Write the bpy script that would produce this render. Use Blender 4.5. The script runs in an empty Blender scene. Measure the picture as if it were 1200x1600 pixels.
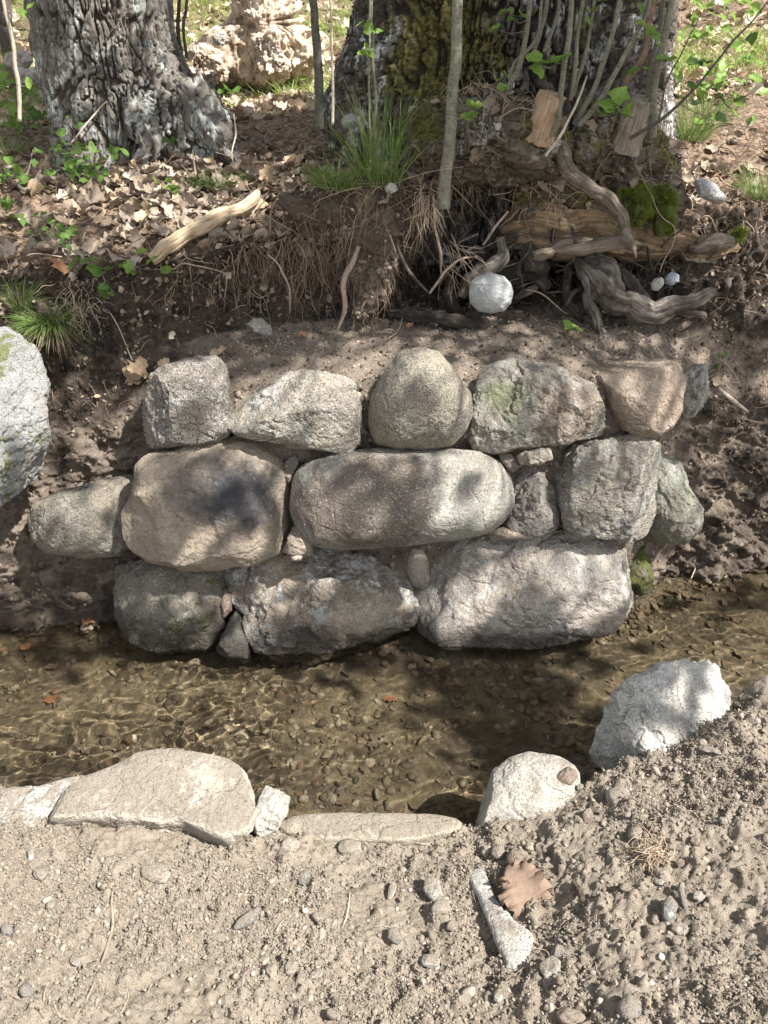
import bpy, bmesh, math, random
import numpy as np
from mathutils import Vector, Matrix
random.seed(7); rng = np.random.default_rng(11)
SC = bpy.context.scene; COL = SC.collection
R = math.radians
# ------------------------------------------------------------------ camera, sky, sun, exposure
CAMZ = 1.75; PITCH = 30.0
cd = bpy.data.cameras.new('camera'); cam = bpy.data.objects.new('camera', cd); COL.objects.link(cam)
cam.location = (0, 0, CAMZ); cam.rotation_euler = (R(90-PITCH), 0, 0)
cd.sensor_fit = 'VERTICAL'; cd.sensor_height = 24; cd.sensor_width = 18; cd.lens = 18; cd.clip_start = .02; cd.clip_end = 600
SC.camera = cam
SUN = np.array([.53, -.31, .79]); SUN /= np.linalg.norm(SUN)
w = bpy.data.worlds.new("World"); SC.world = w; w.use_nodes = True
sky = w.node_tree.nodes.new('ShaderNodeTexSky'); sky.sky_type = 'NISHITA'; sky.sun_disc = False
sky.sun_elevation = math.asin(SUN[2]); sky.sun_rotation = math.atan2(SUN[0], SUN[1])
bg = w.node_tree.nodes['Background']; bg.inputs[1].default_value = .105
hs = w.node_tree.nodes.new('ShaderNodeHueSaturation'); hs.inputs['Saturation'].default_value = .30
w.node_tree.links.new(sky.outputs[0], hs.inputs['Color']); w.node_tree.links.new(hs.outputs[0], bg.inputs[0])
sl = bpy.data.lights.new('sun', 'SUN'); sl.energy = 5.0; sl.angle = R(.53); sl.color = (1, .972, .93)
so = bpy.data.objects.new('sun', sl); COL.objects.link(so); so.location = (3, -1, 6)
so.rotation_euler = Vector(SUN).to_track_quat('Z', 'Y').to_euler()
SC.view_settings.view_transform = 'Standard'; SC.view_settings.look = 'None'
SC.view_settings.exposure = 1.25; SC.view_settings.gamma = 1
SC.render.engine = 'CYCLES'
try:
    SC.cycles.use_denoising = True; SC.cycles.denoiser = 'OPENIMAGEDENOISE'
except Exception: pass
SC.cycles.max_bounces = 7; SC.cycles.diffuse_bounces = 3; SC.cycles.glossy_bounces = 3; SC.cycles.transmission_bounces = 5
SC.cycles.sample_clamp_indirect = 4

# ------------------------------------------------------------------ pixel <-> world helpers
cp, sp = math.cos(R(PITCH)), math.sin(R(PITCH)); F = 1200.
CAM = np.array([0, 0, CAMZ])
def ray(u, v):
    a = (u-600)/F; b = (800-v)/F
    return np.array([a, cp+sp*b, -sp+cp*b])
def P(u, v, y):
    d = ray(u, v); return CAM + d*(y/d[1])
def proj(p):
    q = p-CAM; dep = q[..., 1]*cp-q[..., 2]*sp; up = q[..., 1]*sp+q[..., 2]*cp
    dep = np.where(dep < .05, .05, dep)
    return 600+F*q[..., 0]/dep, 800-F*up/dep, dep
def unit(v): v = np.asarray(v, float); return v/np.linalg.norm(v)

# ------------------------------------------------------------------ noise
def _h(i, j, k, s):
    n = (i.astype(np.uint32)*np.uint32(374761393) + j.astype(np.uint32)*np.uint32(668265263)
         + k.astype(np.uint32)*np.uint32(2147483647) + np.uint32((s*974711+12345) % (2**32)))
    n = (n ^ (n >> np.uint32(13)))*np.uint32(1274126177); n = n ^ (n >> np.uint32(16))
    return (n & np.uint32(0xffffff)).astype(np.float32)/np.float32(0xffffff)
def noise(p, s=0):
    p = np.asarray(p, np.float32); f = np.floor(p); t = p-f; t = t*t*t*(t*(t*6-15)+10); i = f.astype(np.int64)
    x, y, z = i[:, 0], i[:, 1], i[:, 2]; a, b, c = t[:, 0], t[:, 1], t[:, 2]
    L = lambda u, v, w_: u+(v-u)*w_
    g = lambda dx, dy, dz: _h(x+dx, y+dy, z+dz, s)
    return L(L(L(g(0,0,0), g(1,0,0), a), L(g(0,1,0), g(1,1,0), a), b),
             L(L(g(0,0,1), g(1,0,1), a), L(g(0,1,1), g(1,1,1), a), b), c)*2-1
def fbm(p, sc, o=4, s=0, g=.5):
    p = np.asarray(p)*sc; r = 0; a = 1; tot = 0
    for q in range(o):
        r = r+a*noise(p, s+q*17); tot += a; a *= g; p = p*2.03+3.7
    return r/tot
def ridge(p, sc, o=3, s=0):
    p = np.asarray(p)*sc; r = 0; a = 1; tot = 0
    for q in range(o):
        r = r+a*(1-np.abs(noise(p, s+q*13))); tot += a; a *= .5; p = p*2.1+1.3
    return r/tot
def sst(a, b, x): t = np.clip((x-a)/(b-a), 0, 1); return t*t*(3-2*t)

# ------------------------------------------------------------------ mesh helpers
def mk(name, V, Fc, mat=None, parent=None, smooth=True, loc=None, attrs=None, uv=None):
    V = np.asarray(V, np.float32)
    if loc is not None: V = V-np.asarray(loc, np.float32)
    elif parent is not None: V = V-np.asarray(parent.location, np.float32)
    me = bpy.data.meshes.new(name); Fc = np.asarray(Fc, np.int32); n, k = Fc.shape
    me.vertices.add(len(V)); me.vertices.foreach_set('co', V.ravel())
    me.loops.add(n*k); me.loops.foreach_set('vertex_index', Fc.ravel())
    me.polygons.add(n); me.polygons.foreach_set('loop_start', np.arange(0, n*k, k, dtype=np.int32))
    me.polygons.foreach_set('use_smooth', np.full(n, smooth))
    for an, av in (attrs or {}).items():
        at = me.attributes.new(an, 'FLOAT', 'POINT'); at.data.foreach_set('value', np.asarray(av, np.float32).ravel())
    if uv is not None:
        l = me.uv_layers.new(name='UVMap'); l.data.foreach_set('uv', np.asarray(uv, np.float32)[Fc.ravel()].ravel())
    me.update(calc_edges=True); me.validate()
    if mat: me.materials.append(mat)
    o = bpy.data.objects.new(name, me); COL.objects.link(o)
    if loc is not None: o.location = tuple(float(x) for x in loc)
    if parent is not None:
        o.parent = parent
        if loc is not None: o.location = Vector(loc)-parent.location
    return o
def tag(o, label=None, cat=None, group=None, kind=None):
    if label: o['label'] = label
    if cat: o['category'] = cat
    if group: o['group'] = group
    if kind: o['kind'] = kind
    return o
def empty(name, loc, label=None, cat=None, group=None):
    o = bpy.data.objects.new(name, None); COL.objects.link(o); o.location = tuple(float(x) for x in loc); o.empty_display_size = .1
    return tag(o, label, cat, group)
def grid_faces(nr, nc, wrap=False):
    a = np.arange(nr*nc).reshape(nr, nc); b = np.roll(a, -1, 1) if wrap else a
    if wrap: return np.stack([a[:-1], b[:-1], b[1:], a[1:]], -1).reshape(-1, 4)
    return np.stack([a[:-1, :-1], a[:-1, 1:], a[1:, 1:], a[1:, :-1]], -1).reshape(-1, 4)
_ico = {}
def ico(n):
    if n not in _ico:
        bm = bmesh.new(); bmesh.ops.create_icosphere(bm, subdivisions=n, radius=1)
        V = np.array([v.co[:] for v in bm.verts]); Fc = np.array([[v.index for v in f.verts] for f in bm.faces]); bm.free()
        _ico[n] = (V, Fc)
    return _ico[n]
def catmull(pts, n):
    pts = np.asarray(pts, float)
    if len(pts) < 3:
        t = np.linspace(0, 1, n)[:, None]; return pts[0]*(1-t)+pts[-1]*t
    q = np.vstack([2*pts[0]-pts[1], pts, 2*pts[-1]-pts[-2]]); m = len(pts)-1
    T = np.linspace(0, m, n); i = np.minimum(T.astype(int), m-1); t = (T-i)[:, None]
    a, b, c, d = q[i], q[i+1], q[i+2], q[i+3]
    return .5*((2*b)+(-a+c)*t+(2*a-5*b+4*c-d)*t*t+(-a+3*b-3*c+d)*t**3)
def tube_data(pts, rad, n=20, sides=8, gnarl=0, seed=0, cap=True, grooves=0):
    c = catmull(pts, n); r = np.interp(np.linspace(0, 1, n), np.linspace(0, 1, len(rad)), rad)
    if gnarl: c = c+np.stack([fbm(c, 9, 2, seed+k*5) for k in range(3)], 1)*gnarl
    T = np.gradient(c, axis=0); T /= np.linalg.norm(T, axis=1)[:, None]+1e-9
    up = np.array([.13, .2, 1.]); A = np.cross(T, up)
    bad = np.linalg.norm(A, axis=1) < .15
    A[bad] = np.cross(T[bad], [1., .1, 0]); A /= np.linalg.norm(A, axis=1)[:, None]
    for i in range(1, n):
        a = A[i-1]-T[i]*np.dot(A[i-1], T[i]); A[i] = a/(np.linalg.norm(a)+1e-9)
    B = np.cross(T, A); th = np.linspace(0, 2*np.pi, sides, endpoint=False)
    dirs = A[:, None]*np.cos(th)[None, :, None]+B[:, None]*np.sin(th)[None, :, None]
    rr = r[:, None]*np.ones(sides)
    if grooves:
        q = np.stack([np.cos(th)[None]*1.6+0*r[:, None], np.sin(th)[None]*1.6+0*r[:, None], (np.arange(n)/n*1.7)[:, None]+0*th[None]], -1).reshape(-1, 3)
        q2 = (c[:, None]+dirs*r[:, None, None]).reshape(-1, 3)
        rr = rr*(1+grooves*(fbm(q, 2.2, 3, seed+3)+.5*fbm(q2, 22, 3, seed+9)+(.55*(.75-ridge(q*np.array([1, 1, .5]), 4.5, 2, seed+1)) if sides > 20 else 0)).reshape(n, sides))
    V = c[:, None]+dirs*rr[..., None]
    if cap:
        V = np.concatenate([np.repeat(c[:1, None], sides, 1), V, np.repeat(c[-1:, None], sides, 1)])
    L = np.concatenate([[0], np.cumsum(np.linalg.norm(np.diff(c, axis=0), axis=1))]);
    if cap: L = np.concatenate([L[:1], L, L[-1:]])
    uv = np.stack([np.broadcast_to((np.abs(th-np.pi)/np.pi)[None]*r.max()*3, (len(L), sides)), np.broadcast_to(L[:, None], (len(L), sides))], -1).reshape(-1, 2)
    return V.reshape(-1, 3), grid_faces(len(V), sides, True), uv
def join(parts):
    Vs, Fs, Us = [], [], []; o = 0
    for p in parts:
        Vs.append(p[0]); Fs.append(p[1]+o); o += len(p[0])
        if len(p) > 2: Us.append(p[2])
    return np.concatenate(Vs), np.concatenate(Fs), (np.concatenate(Us) if Us else None)
def tube(name, pts, rad, mat, parent=None, loc=None, **k):
    V, Fc, uv = tube_data(pts, rad, **k); return mk(name, V, Fc, mat, parent, True, loc, None, uv)
def rotmats(n, full=True, r=rng):
    q = r.normal(size=(n, 4)); q /= np.linalg.norm(q, axis=1)[:, None]; a, b, c, d = q.T
    return np.stack([1-2*(c*c+d*d), 2*(b*c-a*d), 2*(b*d+a*c), 2*(b*c+a*d), 1-2*(b*b+d*d), 2*(c*d-a*b),
                     2*(b*d-a*c), 2*(c*d+a*b), 1-2*(b*b+c*c)], 1).reshape(n, 3, 3)

# ------------------------------------------------------------------ materials
class NT:
    def __init__(s, name):
        s.m = bpy.data.materials.new(name); s.m.use_nodes = True; s.t = s.m.node_tree; s.n = s.t.nodes
        s.b = s.n['Principled BSDF']; s.out = s.n['Material Output']; s.b.inputs['Specular IOR Level'].default_value = .25
    def new(s, k, **kw):
        n = s.n.new(k)
        for a, b in kw.items(): setattr(n, a, b)
        return n
    def ln(s, a, b): s.t.links.new(a, b)
    def put(s, sock, v):
        if v is None: return
        if isinstance(v, bpy.types.NodeSocket): s.ln(v, sock)
        else:
            if isinstance(v, (tuple, list)) and len(v) == 3 and sock.type == 'RGBA': v = (*v, 1)
            sock.default_value = v
    def coord(s, kind='Object'):
        if kind == 'World': return s.new('ShaderNodeNewGeometry').outputs['Position']
        return s.new('ShaderNodeTexCoord').outputs[kind]
    def vmul(s, v, m, add=None):
        n = s.new('ShaderNodeMapping'); s.put(n.inputs['Vector'], v); n.inputs['Scale'].default_value = m
        if add is not None: s.put(n.inputs['Location'], add)
        return n.outputs[0]
    def noise(s, v, sc, det=4, rough=.5, dist=0):
        n = s.new('ShaderNodeTexNoise'); s.put(n.inputs['Vector'], v); n.inputs['Scale'].default_value = sc
        n.inputs['Detail'].default_value = det; n.inputs['Roughness'].default_value = rough; n.inputs['Distortion'].default_value = dist
        return n.outputs['Fac']
    def vor(s, v, sc, feat='F1'):
        n = s.new('ShaderNodeTexVoronoi', feature=feat); s.put(n.inputs['Vector'], v); n.inputs['Scale'].default_value = sc
        return n
    def ramp(s, f, a, b, lo=0., hi=1.):
        n = s.new('ShaderNodeMapRange', interpolation_type='SMOOTHSTEP'); s.put(n.inputs[0], f)
        for i, x in enumerate((a, b, lo, hi)): n.inputs[i+1].default_value = x
        return n.outputs[0]
    def mix(s, f, a, b, mode='MIX'):
        n = s.new('ShaderNodeMix', data_type='RGBA', blend_type=mode); s.put(n.inputs[0], f); s.put(n.inputs[6], a); s.put(n.inputs[7], b)
        return n.outputs[2]
    def math(s, op, a, b=0., c=None):
        n = s.new('ShaderNodeMath', operation=op); s.put(n.inputs[0], a); s.put(n.inputs[1], b)
        if c is not None: s.put(n.inputs[2], c)
        return n.outputs[0]
    def attr(s, a): return s.new('ShaderNodeAttribute', attribute_name=a).outputs['Fac']
    def bump(s, h, st=.5, d=.01, prev=None):
        n = s.new('ShaderNodeBump'); s.put(n.inputs['Height'], h); n.inputs['Strength'].default_value = st; n.inputs['Distance'].default_value = d
        if prev is not None: s.ln(prev, n.inputs['Normal'])
        return n.outputs[0]
    def island(s): return s.new('ShaderNodeNewGeometry').outputs['Random Per Island']
    def objrand(s): return s.new('ShaderNodeObjectInfo').outputs['Random']
    def sep(s, v, i): n = s.new('ShaderNodeSeparateXYZ'); s.ln(v, n.inputs[0]); return n.outputs[i]
    def done(s, col, rough=.85, nrm=None):
        s.put(s.b.inputs['Base Color'], col); s.put(s.b.inputs['Roughness'], rough)
        if nrm is not None: s.ln(nrm, s.b.inputs['Normal'])
        return s.m
def wetness(t, w_):      # real damp band just above the water line
    z = t.sep(t.coord('World'), 2); n = t.noise(t.coord('World'), 9, 4, .6)
    zz = t.math('SUBTRACT', z, t.math('MULTIPLY', n, w_*1.6)); return t.ramp(zz, -w_*.4, w_*.7, 1, 0)

SOILDRY = (.29, .245, .195)
def rock_mat(name, c1, c2, lichen=(.6, .61, .58), lich=.5, dark=(.06, .055, .05), speck=.5, moss=0, dust=0, wet=.09, mosscol=(.09, .11, .02),
             stain=None, patch=None, bumpy=1., seed=0, scale=1., grain=None):
    if seed and seed < 30 and name.startswith('granite') or name.startswith('chink'): c1, c2 = [tuple(min(.62, x*k) for x, k in zip(c, (1.36, 1.32, 1.26))) for c in (c1, c2)]
    t = NT(name); o = t.coord('Object'); v = t.vmul(o, (1, 1, 1), (seed*3.1, seed*1.7, seed*.9))
    col = t.mix(t.ramp(t.noise(v, 5*scale, 8, .62), .38, .62), c1, c2)
    if patch:      # larger region of another colour (real iron / lichen zones): (centre local, radius, colour)
        for cc, rr, pc in patch:
            n = t.new('ShaderNodeVectorMath', operation='SUBTRACT'); t.ln(o, n.inputs[0]); n.inputs[1].default_value = cc
            l = t.new('ShaderNodeVectorMath', operation='LENGTH'); t.ln(n.outputs[0], l.inputs[0])
            d = t.math('ADD', l.outputs['Value'], t.math('MULTIPLY', t.math('SUBTRACT', t.noise(v, 11, 7, .68), .5), rr*1.5))
            col = t.mix(t.ramp(d, rr*.72, rr*1.12, .9, 0), col, pc)
    if seed and seed < 30: col = t.mix(t.ramp(t.noise(t.vmul(v, (1, 1, .8), (9, 4, 2)), 4.5, 9, .75), .48, .62, 0, .5), col, (.25, .195, .145))
    if lich > 0:
        n = t.math('ADD', t.math('MULTIPLY', t.noise(v, 7*scale, 9, .8), .62), t.math('MULTIPLY', t.noise(t.vmul(v, (1, 1, 1), (3, 8, 1)), 48*scale, 5, .7), .38)); th = .60-.14*lich
        col = t.mix(t.ramp(n, th, th+.08, 0, .8), col, lichen)
    n = t.noise(v, 26*scale, 6, .72)
    col = t.mix(t.ramp(n, .30, .45, .62*speck, 0), col, dark)
    f1 = t.noise(v, 230, 2, .6); f2 = t.noise(t.vmul(v, (1, 1, 1), (5, 2, 9)), 150, 3, .6)
    col = t.mix(t.ramp(f1, .39, .47, 1.*speck, 0), col, dark)
    col = t.mix(t.ramp(f2, .57, .66, 0, .75*speck), col, tuple(min(1, x*1.9+.06) for x in c2))
    geo = t.new('ShaderNodeNewGeometry'); nz = t.sep(geo.outputs['Normal'], 2)
    if dust > 0:
        m = t.math('ADD', t.math('MULTIPLY', nz, .55), t.noise(v, 7, 6, .7))
        col = t.mix(t.ramp(m, 1.02-.3*dust, 1.16-.3*dust, 0, .9), col, SOILDRY)
    if moss > 0:
        m = t.noise(v, 7, 8, .7); col = t.mix(t.ramp(m, .64-.25*moss, .70-.25*moss, 0, .85), col, mosscol)
    if stain:
        cc, rr = stain
        n = t.new('ShaderNodeVectorMath', operation='SUBTRACT'); t.ln(o, n.inputs[0]); n.inputs[1].default_value = cc
        l = t.new('ShaderNodeVectorMath', operation='LENGTH'); t.ln(n.outputs[0], l.inputs[0])
        d = t.math('ADD', l.outputs['Value'], t.math('MULTIPLY', t.math('SUBTRACT', t.noise(v, 14, 8, .7), .5), rr*1.3))
        k = t.ramp(d, rr*.45, rr*1.15, .88, 0); scr = t.noise(t.vmul(v, (1, 1, .35)), 60, 3, .6)
        k = t.math('MULTIPLY', k, t.ramp(scr, .66, .70, 1, .1))
        col = t.mix(k, col, (.045, .047, .055))
    wt = wetness(t, wet)
    col = t.mix(t.math('MULTIPLY', wt, .8), col, (.035, .03, .025))
    h = t.noise(v, 34, 7, .68); h2 = t.noise(v, 190, 3, .6)
    if grain: h = t.math('ADD', h, t.noise(t.vmul(v, grain), 12, 5, .6))
    ck = t.vor(t.vmul(v, (1, 1, 1), (1, 2, 3)), 9, 'DISTANCE_TO_EDGE').outputs['Distance']; h = t.math('ADD', h, t.math('MULTIPLY', t.ramp(t.math('ADD', ck, t.math('MULTIPLY', t.noise(v, 22, 4, .7), .25)), .10, .16), .22))
    nb = t.bump(h2, .7*bumpy, .006, t.bump(h, 1.*bumpy, .028))
    return t.done(col, t.math('SUBTRACT', .88, t.math('MULTIPLY', wt, .62)), nb)

def soil_mat(name='soil'):
    t = NT(name); v = t.coord('World')
    n1 = t.noise(v, 7, 7, .65); n2 = t.noise(v, 45, 6, .7); n3 = t.noise(v, 210, 3, .6)
    dry = t.mix(t.ramp(n1, .35, .65), (.235, .195, .150), (.305, .257, .202))
    dry = t.mix(t.ramp(n2, .35, .55, .55, 0), dry, (.155, .126, .098))
    dry = t.mix(t.ramp(n3, .58, .68, 0, .35), dry, (.44, .38, .31))
    med = t.mix(t.ramp(n1, .35, .65), (.165, .13, .10), (.245, .2, .158)); med = t.mix(t.ramp(n2, .3, .55, .6, 0), med, (.12, .09, .066))
    med = t.mix(t.ramp(n3, .56, .68, 0, .4), med, (.36, .3, .24))
    hum = t.mix(t.ramp(n1, .35, .6), (.034, .026, .020), (.068, .051, .038)); hum = t.mix(t.ramp(n2, .48, .66, 0, .5), hum, (.155, .12, .088))  # dark humus, its tone deepened further to carry the undercut's shade
    bed = t.mix(t.ramp(n1, .35, .6), (.125, .10, .068), (.26, .212, .142)); bed = t.mix(t.ramp(t.noise(v, 3.2, 4, .6), .45, .62, 0, .6), bed, (.075, .06, .045)); bed = t.mix(t.ramp(n2, .3, .6, .6, 0), bed, (.09, .07, .045))
    lit = t.mix(t.ramp(n1, .35, .65), (.13, .085, .055), (.24, .165, .11)); lit = t.mix(t.ramp(n2, .4, .6), lit, (.08, .055, .04))
    ch = t.vor(v, 60).outputs['Color']; lit = t.mix(t.ramp(t.sep(ch, 0), .55, .6, 0, .6), lit, (.36, .26, .18))
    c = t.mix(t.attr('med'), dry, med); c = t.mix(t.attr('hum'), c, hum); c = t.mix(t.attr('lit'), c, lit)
    wt = wetness(t, .035); c = t.mix(t.math('MULTIPLY', wt, .6), c, (.05, .037, .027)); c = t.mix(t.attr('bed'), c, bed)
    h = t.math('ADD', t.noise(v, 95, 5, .75), n2)
    nb = t.bump(n3, .6, .004, t.bump(h, .7, .014))
    return t.done(c, t.math('SUBTRACT', .92, t.math('MULTIPLY', wt, .35)), nb)
def pebble_mat(name, cols, rough=.85, wetk=True, soilmix=.0):
    t = NT(name); i = t.island(); v = t.coord('World')
    cr = t.new('ShaderNodeValToRGB'); t.ln(i, cr.inputs[0]); cr.color_ramp.interpolation = 'CONSTANT'
    while len(cr.color_ramp.elements) < len(cols): cr.color_ramp.elements.new(.5)
    for k, c in enumerate(cols): cr.color_ramp.elements[k].position = k/len(cols); cr.color_ramp.elements[k].color = (*c, 1)
    c = t.mix(t.ramp(t.noise(v, 120, 4, .6), .35, .6, .5, 0), cr.outputs[0], (.14, .11, .085))
    if soilmix: c = t.mix(t.ramp(t.noise(v, 40, 5, .7), .62-soilmix*.3, .68-soilmix*.3, 0, .85), c, SOILDRY)
    return t.done(c, rough, t.bump(t.noise(v, 200, 4, .6), .4, .004))
def leaf_mat(name, cols, trans=.25, rough=.6, vein=True):
    t = NT(name); i = t.island(); v = t.coord('World')
    cr = t.new('ShaderNodeValToRGB'); t.ln(i, cr.inputs[0])
    while len(cr.color_ramp.elements) < len(cols): cr.color_ramp.elements.new(.5)
    for k, c in enumerate(cols): cr.color_ramp.elements[k].position = k/max(1, len(cols)-1); cr.color_ramp.elements[k].color = (*c, 1)
    c = t.mix(t.ramp(t.noise(v, 90, 4, .6), .4, .65, 0, .35), cr.outputs[0], tuple(x*.45 for x in cols[0]))
    t.done(c, rough, t.bump(t.noise(v, 160, 3, .5), .3, .003))
    if trans:
        tr = t.new('ShaderNodeBsdfTranslucent'); t.ln(c, tr.inputs[0]); ms = t.new('ShaderNodeMixShader'); ms.inputs[0].default_value = trans
        t.ln(t.b.outputs[0], ms.inputs[1]); t.ln(tr.outputs[0], ms.inputs[2]); t.ln(ms.outputs[0], t.out.inputs[0])
    return t.m
def wood_mat(name, c1, c2, dark, kind='UV', stretch=(90, 7, 1), moss=0, mosscol=(.12, .13, .025), bumpst=.8, pale=None, wetk=False, dirt=0):
    t = NT(name); v = t.vmul(t.coord(kind), stretch); o = t.coord('World')
    g = t.noise(v, 1, 6, .65, .6); g2 = t.noise(v, 3.1, 4, .6)
    c = t.mix(t.ramp(g, .35, .62), c1, c2); c = t.mix(t.ramp(g2, .36, .47, .85, 0), c, dark)
    if pale: c = t.mix(t.ramp(t.noise(o, 13, 8, .72), .55, .62, 0, .75), c, pale)
    if moss: c = t.mix(t.ramp(t.noise(o, 9, 8, .7), .66-.3*moss, .72-.3*moss, 0, .9), c, mosscol)
    if dirt: c = t.mix(t.ramp(t.noise(t.coord('World'), 16, 7, .72), .46, .62, 0, dirt), c, (.075, .055, .04))
    h = t.math('ADD', g, t.math('MULTIPLY', g2, .6))
    return t.done(c, .85, t.bump(t.noise(o, 150, 4, .6), .35, .004, t.bump(h, bumpst, .012)))
def bark_mat(name, c1, c2, lichen, lam, furrow, moss, mosscol, mossfac=None, lscale=9):
    t = NT(name); o = t.coord('World'); vs = t.vmul(o, (1, 1, .28)); f = t.attr('fur')
    c = t.mix(t.ramp(t.noise(vs, 14, 7, .66), .35, .65), c1, c2)
    l = t.noise(t.vmul(o, (1, 1, .45)), lscale, 9, .72); lm = t.math('MULTIPLY', t.ramp(l, .66-.26*lam, .76-.26*lam, 0, .92), t.ramp(t.noise(o, 5, 4, .6), .36, .52))
    lm = t.math('MULTIPLY', lm, t.ramp(t.noise(t.vmul(o, (1, 1, .16)), 60, 5, .75), .42, .52))
    lm = t.math('MULTIPLY', lm, t.ramp(f, .25, .6, 1, 0)); c = t.mix(lm, c, lichen)
    m = t.noise(o, 4.5, 9, .7); 
    if mossfac: m = t.math('ADD', m, t.attr(mossfac))
    c = t.mix(t.ramp(m, .68-.28*moss, .80-.28*moss, 0, .95), c, t.mix(t.ramp(t.noise(o, 55, 4, .6), .4, .6), mosscol, tuple(x*.4 for x in mosscol)))
    c = t.mix(t.ramp(f, .45, .85, 0, .9), c, furrow)
    h = t.math('ADD', t.noise(t.vmul(o, (1, 1, .14)), 55, 7, .7), t.math('MULTIPLY', t.noise(vs, 200, 4, .6), .5))
    return t.done(c, .9, t.bump(h, .9, .012))

# ------------------------------------------------------------------ ground: one sheet, profiles across the stream
NX = np.array([-8, -1.6, -1.05, -.75, -.4, 0, .22, .42, .62, .85, 1.05, 1.5, 8])         # near-bank stations
YE = np.array([1.42, 1.40, 1.36, 1.33, 1.275, 1.262, 1.262, 1.31, 1.38, 1.44, 1.52, 1.56, 1.6])
ZT = np.array([.2, .185, .188, .182, .140, .118, .135, .225, .262, .31, .36, .37, .4])
FX = np.array([-8, -1.7, -1.25, -.85, -.62, -.3, 0, .25, .55, .9, 1.12, 1.35, 1.8, 8])     # far-bank stations: y,z for points 8..14
FP = [[(2.0,0),(2.15,.35),(2.3,.6),(2.45,.85),(2.55,.98),(2.6,1.05),(2.7,1.12)]]*2 + [
 [(2.2,0),(2.32,.2),(2.42,.5),(2.52,.78),(2.60,.93),(2.64,1.03),(2.72,1.12)],
 [(2.26,0),(2.38,.40),(2.44,.68),(2.58,.88),(2.66,.97),(2.70,1.08),(2.75,1.16)],
 [(2.28,-.02),(2.32,.45),(2.37,.80),(2.70,.92),(2.80,1.0),(2.80,1.11),(2.79,1.2)],
 [(2.28,-.02),(2.31,.45),(2.36,.82),(2.80,.93),(2.90,1.02),(2.88,1.15),(2.80,1.26)],
 [(2.28,-.02),(2.31,.45),(2.36,.83),(2.90,.93),(3.14,1.02),(3.16,1.22),(2.84,1.36)],
 [(2.28,-.02),(2.31,.45),(2.37,.84),(3.00,.93),(3.42,1.0),(3.46,1.28),(2.93,1.40)],
 [(2.30,-.02),(2.33,.45),(2.38,.85),(3.05,.93),(3.45,1.0),(3.48,1.28),(3.02,1.38)],
 [(2.34,-.02),(2.37,.45),(2.42,.85),(2.95,.95),(3.15,1.03),(3.15,1.16),(3.04,1.30)],
 [(2.50,0),(2.60,.32),(2.66,.70),(2.86,.93),(3.00,1.02),(3.06,1.12),(3.08,1.24)],
 [(2.52,0),(2.66,.30),(2.76,.58),(2.88,.84),(3.00,1.0),(3.10,1.14),(3.2,1.26)],
 [(2.55,0),(2.7,.3),(2.8,.58),(2.92,.82),(3.02,.98),(3.12,1.12),(3.25,1.26)],
 [(2.7,0),(2.8,.3),(2.9,.58),(3.0,.82),(3.1,.98),(3.2,1.12),(3.3,1.3)]]
FP = np.array(FP, float)
SEG = [26, 34, 150, 26, 34, 18, 70, 44, 34, 60, 66, 66, 26, 34, 34, 40, 110, 90, 60, 34, 10]
def far_xy(x):      # points 15.. behind the brink
    b = FP[:, 6]; by = np.interp(x, FX, b[:, 0]); bz = np.interp(x, FX, b[:, 1])
    z39 = np.interp(x, [-3, -1.2, 0, .6, 1.5, 3], [1.36, 1.41, 1.48, 1.5, 1.50, 1.55]); z6 = np.interp(x, [-4, -1, 1, 4], [1.72, 1.60, 1.85, 2.05])
    return [(by+.2, bz+.06), (0*x+3.9, z39), (0*x+6, z6), (0*x+12, 0*x+3.6), (0*x+40, 0*x+14), (0*x+120, 0*x+42)]
def profile(x):
    ye, zt = np.interp(x, NX, YE), np.interp(x, NX, ZT); o = 0*x
    pts = [(o-3, zt+.30), (o+.35, zt+.13), (o+.62, zt+.10), (ye-.14, zt+.02), (ye-.01, zt-.01), (ye+.07, o-.05), (ye+.15, o-.13)]
    pts += [(o+1.8, o-.15)]
    f = [(np.interp(x, FX, FP[:, k, 0]), np.interp(x, FX, FP[:, k, 1])) for k in range(7)]
    pts += [(f[0][0]-.07, o-.12)] + f + far_xy(x)
    return pts
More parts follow.
